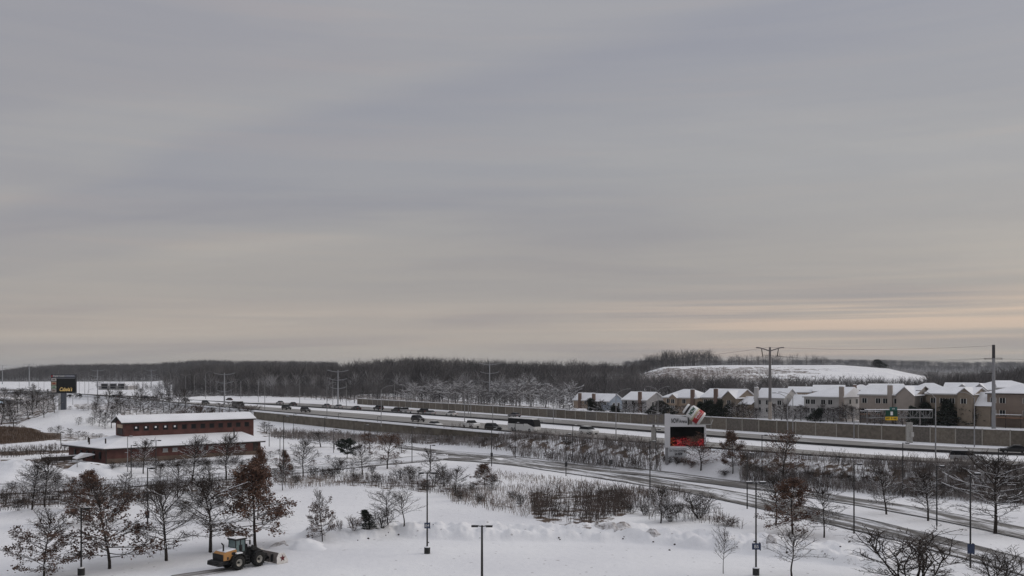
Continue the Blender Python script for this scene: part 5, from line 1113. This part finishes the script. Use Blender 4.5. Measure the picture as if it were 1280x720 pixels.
# ------------------------------------------------------------ gantry frame beside arena sign
def truss(mb, x0, x1, z0, z1, y0, y1, n, r=.07):
    for z_ in (z0, z1):
        for y_ in (y0, y1): mb.cyl((x0, y_, z_), (x1, y_, z_), r, r, 5)
    for i in range(n+1):
        x = x0+(x1-x0)*i/n; mb.cyl((x, y0, z0), (x, y0, z1), r*.7, r*.7, 4); mb.cyl((x, y1, z0), (x, y1, z1), r*.7, r*.7, 4)
        if i < n:
            xn = x0+(x1-x0)*(i+1)/n; a_, b2 = (z0, z1) if i % 2 else (z1, z0); mb.cyl((x, y0, a_), (xn, y0, b2), r*.7, r*.7, 4)
    return mb
l = P(817, 563, HZ-.6); mp_ = l.y/F
e = empty('sign_gantry', l, 0, 'grey column carrying a horizontal truss behind the arena sign', 'sign gantry')
MB().box(-2.6*mp_, 2.6*mp_, -.5, .5, -1.5, 29*mp_).build('column', CONC, e)
truss(MB(), -7*mp_, 13*mp_, 34*mp_, 45*mp_, -.6, .6, 3, .09).build('truss', STEELD, e); MB().box(-1.2*mp_, 1.2*mp_, -.3, .3, 29*mp_, 34*mp_).build('bracket', STEELD, e)
ra = MB().box(-7*mp_, 71*mp_, -.9, -.7, 32.4*mp_, 33.2*mp_).build('catwalk', mat('rail_grey', (.4, .4, .4), .6), e); MB().cyl((71*mp_, -.8, 32.8*mp_), (73*mp_, -.8, 39*mp_), .08, .08, 6).build('catwalk_end', MATS['rail_grey'], ra)
# overhead sign further right
l = P(1137, 553, HZ); mp_ = l.y/F
e = empty('highway_gantry', l, 0, 'pale concrete column with a small cabinet in front of the noise barrier', 'sign gantry')
MB().box(-2.8*mp_, 2.8*mp_, -.5, .5, -.3, 25*mp_).build('column', CONC, e); MB().box(.2*mp_, 3.4*mp_, -.9, -.51, 7*mp_, 13*mp_).build('cabinet', mat('cab', (.45, .44, .42), .6), e)
l = Vector(((1112-640)/F*229, 229, 5.4)); mp_ = l.y/F; X = lambda u: (u-1112)*mp_; Z = lambda v: (VH+14.6*F/229-v)*mp_
e = empty('overhead_sign', l, 0, 'green and yellow exit sign on a truss above the noise barrier', 'highway sign')
tr_ = truss(MB(), X(1082), X(1164), Z(522), Z(512.5), -.7, .7, 10, .1).build('truss', mat('truss_grey', (.2, .2, .2), .6), e)
MB().box(X(1082), X(1164), -.8, .8, Z(512.3), Z(511.6)).build('snow_cap', SNOW, tr_)
for xx in (1084, 1150): MB().cyl((X(xx), 0, -1), (X(xx), 0, Z(512)), .22, .2, 8).build('leg', STEELD, e)
gp = MB().box(X(1105), X(1119.8), -1.0, -.9, Z(520.6), Z(512.8)).build('green_panel', mat('sign_green', (.006, .05, .03), .5), e)
yp = MB().box(X(1104.9), X(1119.9), -1.0, -.9, Z(525), Z(520.7)).build('yellow_panel', mat('sign_yellow', (.72, .45, .02), .5), e)
np_ = MB().box(X(1110), X(1119.5), -1.0, -.9, Z(512.7), Z(508.6)).build('number_tab', mat('sign_teal', (.02, .10, .09), .5), e)
text_on('EXIT', yp, .62, (X(1108), -1.02, Z(523.8)), BARR, fit=4.4*mp_, bold=.02); text_on('ONLY', yp, .62, (X(1117), -1.02, Z(523.8)), BARR, fit=4.4*mp_, bold=.02)
MB().add([(X(1111.9), -1.02, Z(522.4)), (X(1113.1), -1.02, Z(522.4)), (X(1112.5), -1.02, Z(524.3)), (X(1112.2), -1.02, Z(521.2)), (X(1112.8), -1.02, Z(521.2)), (X(1112.8), -1.02, Z(522.4)), (X(1112.2), -1.02, Z(522.4))], [(0, 1, 2), (3, 4, 5, 6)]).build('arrow', BARR, yp)
MB().box(X(1111), X(1114), -1.03, -1.01, Z(518.8), Z(514.3)).build('route_shield', WHITE, gp); text_on('59', np_, .5, (X(1114.6), -1.02, Z(511.6)), WHITE, fit=3*mp_)
# ------------------------------------------------------------ vehicles
LB = np.array(lerp2(E0, E1, .5)); LB2 = np.array(lerp2(E2, E3, .5))
def paint(n, c): return mat('paint_'+n, c, .35, noise=.03, spec=.5)
CP = dict(black=paint('black', (.012, .012, .013)), dark=paint('dark', (.03, .03, .034)), grey=paint('grey', (.14, .14, .15)), silver=paint('silver', (.34, .34, .35)), white=paint('white', (.66, .66, .66)), red=paint('red', (.2, .02, .02)), blue=paint('blue', (.03, .05, .1)))
HEADL = mat('headlight', (.7, .7, .68), .2); TAILL = mat('taillight', (.3, .01, .01), .3); RIM = mat('rim', (.4, .4, .41), .4, metal=.5)
STY = dict(
 sedan=dict(L=4.7, W=1.82, body=[(-2.35, .35), (2.35, .35), (2.35, .68), (2.1, .82), (1.15, .93), (-1.6, .98), (-2.3, .92)], cab=[(-1.75, .95), (-1.1, 1.4), (.15, 1.44), (1.15, .92)]),
 suv=dict(L=4.8, W=1.92, body=[(-2.4, .4), (2.4, .4), (2.4, .85), (2.2, 1.02), (1.2, 1.12), (-2.4, 1.12)], cab=[(-2.35, 1.1), (-2.1, 1.72), (.2, 1.76), (1.2, 1.1)]),
 pickup=dict(L=5.7, W=2.0, body=[(-2.85, .5), (2.85, .5), (2.85, .98), (2.6, 1.15), (1.5, 1.2), (-.55, 1.2), (-.55, 1.18), (-2.85, 1.18)], cab=[(-.65, 1.18), (-.5, 1.82), (.75, 1.86), (1.55, 1.18)]),
 van=dict(L=5.6, W=2.0, body=[(-2.8, .45), (2.8, .45), (2.8, .95), (2.4, 1.2), (1.9, 1.3), (-2.8, 1.3)], cab=[(-2.78, 1.28), (-2.75, 2.15), (1.1, 2.2), (1.9, 1.28)]))
def vehicle(u, v, sty, col, label, heading=None, z=HZ+.03, name=None, cat='car', sc_=1.15):
    l = P(u, v, z) if z is not None else P(u, v)+Vector((0, 0, .05)); far = False
    if heading is None:
        pl = LB; k = int(np.argmin((LB[:, 0]-l.x)**2+(LB[:, 1]-l.y)**2)); k = min(k, len(LB)-2)
        d = LB[k+1]-LB[k]; heading = math.atan2(d[1], d[0])
        q = sdist(np.array([l.x]), np.array([l.y]), E2)[0]
        if q > 0: heading += math.pi
    S = STY[sty]; e = empty(name or {'sedan': 'sedan', 'suv': 'suv_car', 'pickup': 'pickup_truck', 'van': 'van'}[sty], l, heading, label, cat, None, scale=(sc_,)*3)
    hw = S['W']/2; b = MB(); n = len(S['body']); vs = []
    for s in (-1, 1):
        for x, z_ in S['body']: vs.append((x*(1 if z_ > .6 else .985), s*hw*(1 if z_ < .9 else .96), z_))
    b.add(vs, [(i, (i+1) % n, n+(i+1) % n, n+i) for i in range(n)]+[tuple(range(n-1, -1, -1)), tuple(range(n, 2*n))]); bo = bevel(b.build('body', CP[col], e), .09, 2)
    c = S['cab']; zt = max(z_ for _, z_ in c); zb = min(z_ for _, z_ in c)
    vs = []
    for s in (-1, 1):
        for x, z_ in c: vs.append((x, s*(hw*.94 if z_ < zb+.1 else hw*.76), z_))
    cabin = MB().add(vs, [(i, (i+1) % 4, 4+(i+1) % 4, 4+i) for i in range(4)]+[(3, 2, 1, 0), (4, 5, 6, 7)]).build('cabin', GLASS, e); bevel(cabin, .05, 2)
    MB().add([(c[1][0]+.08, -hw*.74, zt+.004), (c[2][0]-.05, -hw*.74, zt+.004), (c[2][0]-.05, hw*.74, zt+.004), (c[1][0]+.08, hw*.74, zt+.004), (c[1][0]+.12, -hw*.68, zt+.06), (c[2][0]-.1, -hw*.68, zt+.06), (c[2][0]-.1, hw*.68, zt+.06), (c[1][0]+.12, hw*.68, zt+.06)], [(0, 1, 5, 4), (1, 2, 6, 5), (2, 3, 7, 6), (3, 0, 4, 7), (4, 5, 6, 7), (3, 2, 1, 0)]).build('roof_panel', CP[col], e)
    Ls = S['L']
    for x in (-Ls*.3, Ls*.31):
        for s in (-1, 1):
            w_ = MB().cyl((x, s*(hw-.18), .34), (x, s*(hw+.02), .34), .34, .34, 16).build('wheel', BLACK, e); MB().cyl((x, s*(hw+.022), .34), (x, s*(hw+.04), .34), .2, .2, 12).build('rim', RIM, w_)
    hz = S['body'][2][1]
    for s in (-1, 1):
        MB().box(Ls/2-.03, Ls/2+.02, min(s*hw*.55, s*hw*.88), max(s*hw*.55, s*hw*.88), hz-.14, hz+.02).build('headlight', HEADL, e)
        MB().box(-Ls/2-.02, -Ls/2+.03, min(s*hw*.6, s*hw*.9), max(s*hw*.6, s*hw*.9), hz-.05, hz+.14).build('taillight', TAILL, e)
    return e
for u, v, s, c, lb in [
  (74+137.5, 501.5, 'suv', 'black', 'black vehicle partly hidden by scrub trees far down the near lanes'),
  (232.7, 502.5, 'suv', 'dark', 'dark vehicle second from the left on the near lanes'),
  (257, 505.5, 'suv', 'dark', 'dark sport utility with snowy windows above the left roof of the brick building'),
  (286.5, 501, 'sedan', 'black', 'small black car in the far lanes left of the box truck'),
  (350, 505.2, 'sedan', 'silver', 'small silver car in the far lanes right of the box truck'),
  (366, 507, 'sedan', 'black', 'black car in the far lanes above the retaining wall start'),
  (358, 512, 'suv', 'black', 'black sport utility left of two close on the near lanes'),
  (382, 515.2, 'suv', 'dark', 'dark sport utility right of two close on the near lanes'),
  (408, 509.3, 'sedan', 'grey', 'grey car in the far lanes left of the noise barrier'),
  (423, 510.3, 'sedan', 'silver', 'silver car in the far lanes just left of the noise barrier end'),
  (445.4, 512.3, 'sedan', 'black', 'long black car in the far lanes at the noise barrier end'),
  (473, 512.6, 'suv', 'dark', 'dark sport utility in the far lanes below the first wall panels'),
  (496, 515.5, 'suv', 'black', 'black sport utility followed closely by a silver pickup'),
  (507, 516, 'pickup', 'silver', 'silver pickup close behind a black sport utility in the far lanes'),
  (528.5, 517, 'suv', 'black', 'black sport utility just left of a silver car in the far lanes'),
  (537.5, 518.5, 'sedan', 'silver', 'silver car just right of a black sport utility in the far lanes'),
  (564, 519.5, 'sedan', 'white', 'white car alone in the far lanes left of the power pole'),
  (522.5, 527, 'suv', 'black', 'black sport utility alone on the near lanes left of the white car'),
  (544, 533.5, 'sedan', 'white', 'white car on the near lanes below the median'),
  (588.5, 534.5, 'pickup', 'white', 'white pickup on the near lanes beside two light poles'),
  (616.5, 538.5, 'suv', 'black', 'black sport utility on the near lanes left of the coach'),
  (643, 521.4, 'sedan', 'grey', 'low grey car in the far lanes above the coach'),
  (736, 542.8, 'suv', 'white', 'white sport utility with dark windows right of the coach'),
  (1208, 577.5, 'suv', 'silver', 'silver hatchback on the near lanes at the right'),
  (1268, 567, 'sedan', 'black', 'black car in the far lanes near the right edge')]:
    vehicle(u, v, s, c, lb)
for u, v, s, c, lb in [(95.5, 496, 'suv', 'white', 'white sport utility on the lot road right of the tall sign'), (88, 496.2, 'sedan', 'black', 'black car just right of the tall sign column'), (101, 496.3, 'sedan', 'black', 'black car behind the white sport utility by the tall sign'),
  (142, 498, 'suv', 'black', 'black vehicle in the far lot left of its neighbour'), (150.5, 498, 'suv', 'dark', 'dark vehicle in the far lot right of its neighbour'), (183, 499.5, 'suv', 'dark', 'dark vehicle on the far road left of a pale one'), (193, 500.5, 'sedan', 'silver', 'pale vehicle on the far road right of a dark one')]:
    vehicle(u, v, s, c, lb, heading=R(rng.choice([170, 160, -15])), z=None, sc_=1.3)
def hd_at(l):
    k = min(int(np.argmin((LB[:, 0]-l.x)**2+(LB[:, 1]-l.y)**2)), len(LB)-2); d = LB[k+1]-LB[k]; return math.atan2(d[1], d[0])
# box truck
l = P(298, 512, HZ+.03); e = empty('box_truck', l, hd_at(l), 'black box truck on the near lanes above the right end of the brick building roof', 'truck')
MB().box(-4.2, 2.2, -1.2, 1.2, .9, 3.5).build('cargo_box', CP['black'], e); bevel(MB().extr([(2.3, .6), (4.2, .6), (4.2, 1.5), (3.7, 2.6), (2.3, 2.6)], -1.1, 1.1).build('cab', CP['dark'], e), .08); MB().box(-4.1, 4.0, -.5, .5, .55, .88).build('chassis', BLACK, e)
MB().box(-4.2, 2.2, -1.15, 1.15, 3.505, 3.62).build('snow_cap', SNOW, e)
for x in (-3, 3):
    for s in (-1, 1): w_ = MB().cyl((x, s*.85, .5), (x, s*1.15, .5), .5, .5, 14).build('wheel', BLACK, e); MB().cyl((x, s*1.16, .5), (x, s*1.18, .5), .26, .26, 10).build('rim', RIM, w_)
for s in (-1, 1): MB().box(4.2, 4.25, s*.8-.2, s*.8+.2, .9, 1.2).build('headlight', HEADL, e)
# coach
l = P(655, 539.3, HZ+.03); e = empty('coach_bus', l, hd_at(l)+R(2), 'white motor coach with a black window band on the near lanes', 'bus', scale=(.9, .9, .95))
bevel(MB().extr([(-6.3, .35), (6.1, .35), (6.4, .6), (6.4, 1.6), (-6.3, 1.6)], -1.3, 1.3).build('lower_body', CP['white'], e), .1)
bevel(MB().extr([(-6.3, 1.605), (6.4, 1.605), (6.2, 2.4), (5.9, 3.35), (5.4, 3.55), (-6.2, 3.6)], -1.28, 1.28).build('window_band', GLASS, e), .1)
bevel(MB().extr([(-6.2, 3.61), (5.2, 3.56), (5.0, 3.8), (-6.1, 3.85)], -1.15, 1.15).build('roof', CP['white'], e), .08)
MB().add([(1.5, -1.305, 1.605), (6.0, -1.305, 1.605), (4.3, -1.305, 2.0), (3.2, -1.305, 2.35), (1.5, -1.305, 2.3)], [(0, 1, 2, 3, 4)]).build('side_swoosh', CP['white'], e)
MB().box(-6.3, 1.4, -1.31, -1.3, 1.6, 2.15).build('side_panel', CP['white'], e)
for x in (-4.2, -2.9, 4.1):
    for s in (-1, 1): w_ = MB().cyl((x, s*1.05, .52), (x, s*1.33, .52), .52, .52, 16).build('wheel', BLACK, e); MB().cyl((x, s*1.335, .52), (x, s*1.35, .52), .3, .3, 12).build('rim', RIM, w_)
for s in (-1, 1):
    MB().box(6.39, 6.44, s*1.0-.2, s*1.0+.2, .75, 1.1).build('headlight', HEADL, e); MB().tube([Vector((5.9, s*1.3, 3.2)), Vector((6.7, s*1.5, 3.1)), Vector((6.75, s*1.5, 2.5))], .06, 6).build('mirror', BLACK, e)
# ------------------------------------------------------------ wheel loader
YEL = mat('machine_yellow', (.40, .205, .07), .5, noise=.08, nscale=2); MBK = mat('machine_black', (.014, .014, .015), .6); HUB = mat('hub_grey', (.42, .40, .36), .6, noise=.25, nscale=4)
l = P(302, 709.5); e = empty('wheel_loader', (l.x-.12, l.y+.2, l.z), R(51), 'yellow and black wheel loader pushing snow with a box plough in the near lot', 'wheel loader', scale=(.88, .88, .9))
def part(mb, n, m, par=None, bv=.04): return bevel(mb.build(n, m, par or e), bv, 2) if bv else mb.build(n, m, par or e)
# rear frame and hood
part(MB().extr([(-3.1, .75), (-.1, .75), (-.1, 1.25), (-3.3, 1.25), (-3.35, .95)], -.75, .75), 'rear_frame', MBK)
hood = part(MB().extr([(-3.0, 1.26), (-2.2, 1.26), (-1.95, 1.5), (-1.3, 1.6), (-1.27, 2.3), (-2.7, 2.15), (-3.0, 1.98)], -1.02, 1.02), 'hood', YEL)
MB().box(-2.55, -2.35, -1.045, -1.023, 1.35, 1.65).build('hood_vent', MBK, hood); MB().box(-1.95, -1.45, -1.045, -1.023, 1.8, 2.1).build('hood_vent', MBK, hood)
part(MB().extr([(-2.7, 2.16), (-1.3, 2.305), (-1.3, 2.42), (-2.5, 2.28)], -.9, .9), 'snow_cap', SNOW, hood, .05)
part(MB().box(-3.12, -3.005, -.98, .98, 1.0, 1.95), 'rear_grille', MBK, hood, .02)
part(MB().extr([(-3.75, .75), (-3.13, .7), (-3.13, 1.28), (-3.7, 1.2)], -1.15, 1.15), 'counterweight', MBK)
MB().cyl((-2.55, -.3, 2.1), (-2.55, -.3, 2.95), .09, .09, 10).cyl((-2.55, -.3, 2.9), (-2.8, -.3, 3.15), .09, .08, 10).build('exhaust', MBK, e)
# cab
part(MB().box(-1.24, .15, -.72, .72, 1.25, 1.95), 'cab_base', MBK)
cabm = mat('cab_glass', (.10, .15, .15), .1, spec=.7)
gl = part(MB().add([(x, y, z_) for z_, k in ((1.955, 1), (3.25, .93)) for x, y in ((-.42-.78*k, -.7*k), (-.42+.56*k, -.7*k), (-.42+.56*k, .7*k), (-.42-.78*k, .7*k))], [(3, 2, 1, 0), (4, 5, 6, 7), (0, 1, 5, 4), (1, 2, 6, 5), (2, 3, 7, 6), (3, 0, 4, 7)]), 'cab_glass', cabm, bv=0)
for sx in (-.78, .55, -.12):
    for sy in (-.71, .71): MB().cyl((-.42+sx, sy, 1.95), (-.42+sx*.93, sy*.93, 3.26), .065, .055, 6).build('pillar', MBK, e)
part(MB().box(-1.32, .28, -.82, .82, 3.26, 3.42), 'cab_roof', MBK); part(MB().box(-1.25, .2, -.75, .75, 3.424, 3.5), 'roof_snow', SNOW)
MB().box(-.72, -.3, -.716, -.70, 2.0, 2.7).build('door_panel', MBK, e)
for s in (-1, 1): MB().cyl((.12, s*.7, 3.1), (.45, s*1.05, 3.1), .03, .03, 6).box(.38, .52, s*1.1-.07, s*1.1+.07, 2.65, 3.15).build('mirror', MBK, e)
for x in (-1.1, .1): MB().cyl((x, -.55, 3.42), (x, -.55, 3.62), .07, .07, 8).build('work_light', HEADL, e)
# fenders and ladder
for s in (-1, 1):
    y0, y1 = sorted((s*.78, s*1.38)); prof = [(-2.75, 1.0), (-2.6, 1.55), (-2.2, 1.82), (-1.3, 1.82), (-.85, 1.5), (-.75, 1.2), (-.85, 1.2), (-1.0, 1.45), (-1.4, 1.72), (-2.15, 1.72), (-2.5, 1.48), (-2.65, 1.0)]
    prof = [(x_+.62, z_+.05) for x_, z_ in prof]
    f_ = MB().extr(prof, y0, y1).build('fender', MBK, e); MB().box(-1.5, -.7, y0, y1, 1.876, 1.97).build('snow_cap', SNOW, f_)
    prof = [(.95, 1.2), (1.1, 1.6), (1.5, 1.8), (2.1, 1.8), (2.1, 1.72), (1.5, 1.7), (1.2, 1.5), (1.05, 1.2)]
    MB().extr(prof, y0, y1).build('fender', MBK, e)
MB().box(-.1, .4, -1.15, -.75, .7, .78).box(-.1, .4, -1.1, -.75, 1.05, 1.12).cyl((-.1, -1.12, .7), (-.1, -1.0, 2.1), .03, .03, 6).cyl((.4, -1.12, .7), (.4, -1.0, 2.1), .03, .03, 6).build('ladder', MBK, e)
# front frame, arms
part(MB().box(-.1, 2.2, -.5, .5, .7, 1.35), 'front_frame', MBK); part(MB().extr([(.75, 1.36), (1.7, 1.36), (1.5, 2.15), (.95, 2.15)], -.4, .4), 'loader_tower', MBK)
for s in (-1, 1):
    y0, y1 = sorted((s*.42, s*.6)); part(MB().extr([(.95, 1.95), (1.1, 2.2), (2.3, 1.75), (3.5, .75), (3.45, .45), (3.25, .5), (2.1, 1.4)], y0, y1), 'lift_arm', MBK)
    MB().cyl((1.3, s*.36, 1.1), (2.5, s*.36, 1.35), .09, .06, 8).build('hydraulic_cylinder', HUB, e)
part(MB().extr([(1.4, 2.15), (1.6, 2.3), (3.0, 1.5), (2.9, 1.35)], -.12, .12), 'bucket_link', MBK)
MB().cyl((1.15, -.55, 2.15), (1.15, -.55, 2.45), .1, .1, 8).cyl((1.15, .55, 2.15), (1.15, .55, 2.45), .1, .1, 8).build('work_light', MBK, e)
for x in (-1.15, 1.6):
    for s in (-1, 1):
        wv = MB().lathe([(.42, -.3), (.72, -.3), (.84, -.2), (.86, 0), (.84, .2), (.72, .3), (.42, .3)], 32, Matrix.Translation((x, s*1.08, .86)) @ Matrix.Rotation(R(90), 4, 'X'))
        w_ = wv.build('tyre', BLACK, e, True)
        rim = MB().lathe([(0, -.05), (.28, -.05), (.40, -.24), (.44, -.24), (.44, .24), (.40, .24), (.28, .05), (0, .05)], 24, Matrix.Translation((x, s*1.08, .86)) @ Matrix.Rotation(R(90), 4, 'X')).build('rim', HUB, w_, True)
        MB().cyl((x, s*1.0, .86), (x, s*1.3, .86), .14, .12, 12).build('hub', MBK, w_)
        tr2 = MB()
        for k in range(18):
            a = 2*math.pi*k/18; cx, cz = x+.86*math.cos(a), .86+.86*math.sin(a)
            tr2.cyl((cx, s*1.08-.27, cz), (x+.86*math.cos(a+.14), s*1.08+.0, .86+.86*math.sin(a+.14)), .045, .045, 4)
        tr2.build('tread', BLACK, w_)
# box plough
bp_ = empty('snow_pusher', (l.x-.12, l.y+.2, l.z), R(51), 'wide snow pusher box with white end plate carrying a dark red star', 'snow plough', scale=(.88, .88, .9))
PW = mat('pusher_white', (.62, .6, .58), .6, noise=.2, nscale=3)
bevel(MB().extr([(3.5, .1), (3.62, .1), (3.75, .7), (4.0, 1.25), (3.85, 1.27), (3.6, .75)], -2.1, 2.1).build('mouldboard', mat('pusher_grey', (.16, .14, .13), .7), bp_), .02)
for s in (-1, 1):
    y0, y1 = sorted((s*2.1, s*2.18)); ep = bevel(MB().extr([(3.45, .02), (5.0, .02), (5.1, .3), (4.5, 1.25), (3.7, 1.3), (3.45, .8)], y0, y1).build('end_plate', PW, bp_), .02)
    st_ = []; cy_ = s*2.19
    for k in range(10):
        a = math.pi/2+k*math.pi/5; r_ = .42 if k % 2 == 0 else .17; st_.append((4.25+r_*math.cos(a), .66+r_*math.sin(a)))
    yy = sorted((cy_, cy_+s*.02)); MB().extr(st_, *yy).build('star', mat('star_red', (.10, .008, .012), .5), ep)
for y in (-1.2, 0, 1.2): MB().box(3.3, 3.6, y-.05, y+.05, .25, 1.1).build('rib', MBK, bp_)
# snow carried in the box and rolled debris
def lump(u, v, r, h, label, m=SNOW, n=26, seed=0, dx=0, dy=0, name='snow_pile'):
    c = P(u, v); rg2 = np.random.default_rng(seed); k = 14; V = []; Fq = []
    for i in range(k+1):
        for j in range(n):
            a = 2*math.pi*j/n; rr2 = r*i/k*(1+.25*math.sin(3*a+seed)+.1*math.sin(7*a)); x = c.x+dx+rr2*math.cos(a); y = c.y+dy+rr2*math.sin(a)*.7
            q2 = 1-(i/k)**2; z = G(x, y)-.1+h*q2*(.7+.6*fbm(np.array([x*1.5]), np.array([y*1.5]), seed, 4)[0]); V.append((x, y, z))
    for i in range(k):
        for j in range(n): Fq.append((i*n+j, i*n+(j+1) % n, (i+1)*n+(j+1) % n, (i+1)*n+j))
    o = MB().add(V, Fq).build(name, m, None, True); tag(o, label, 'snow pile'); return o
DIRTY = mat('dirty_snow', (.62, .61, .62), .85, col2=(.12, .10, .09), nscale=2.2, clip=(.52, .62), bump=.5)
lump(352, 684, 1.5, .75, 'lump of dirty snow and branches right of the wheel loader', DIRTY, seed=3)
lump(374, 681, 3.6, .75, 'smooth ploughed snow pile right of the wheel loader', SNOW, seed=4)
lump(772, 661, 2.3, .7, 'snow capped debris heap at the right end of the reeds', DIRTY, seed=5)
lump(818, 667, .8, .6, 'small dark debris heap poking from the snow bank', DIRTY, seed=6)
lump(28, 590, 9, 2.1, 'large snow mound at the left edge by the access road', SNOW, seed=7)
lump(112, 589, 5.2, 1.5, 'ploughed snow mound before the left corner of the brick building', SNOW, seed=8)
lump(958, 676, .6, .7, 'small dark stump in the snow left of the blue signed lamp post', DIRTY, seed=9, dx=.5)
# broken stones along the snow bank
ST_ = mat('debris', (.06, .05, .045), .9)
for i in range(26):
    u = rng.uniform(430, 1080); v = 652+.03*(u-430)+rng.uniform(0, 24); c = P(u, v); r = rng.uniform(.05, .17)
    vs = []; 
    mb2 = MB().lathe([(0, r*.9), (r*.7, r*.6), (r, 0), (r*.6, -r*.5)], 7, Matrix.Translation(c+Vector((0, 0, r*.2))) @ Matrix.Rotation(rng.uniform(-.6, .6), 4, 'X'))
    o = mb2.build('debris_lump', ST_); tag(o, 'small dark debris lump in the ploughed snow bank', 'debris', 'debris lumps in the snow bank')
# ------------------------------------------------------------ haze
hzb = MB().box(-9500, 9500, -9500, 9500, -6, 75).build('haze', None) if False else None
hm = bpy.data.materials.new('haze_air'); hm.use_nodes = True; t = hm.node_tree
for n in list(t.nodes): t.nodes.remove(n)
o_ = t.nodes.new('ShaderNodeOutputMaterial'); pv_ = t.nodes.new('ShaderNodeVolumePrincipled'); pv_.inputs['Density'].default_value = .00007; pv_.inputs['Color'].default_value = (.82, .87, .95, 1)
t.links.new(pv_.outputs[0], o_.inputs['Volume'])
hb = MB().box(-9600, 9600, -9600, 9600, -8, 75).build('haze', hm); tag(hb, 'thin pale winter haze over the whole landscape', 'haze', kind='stuff')
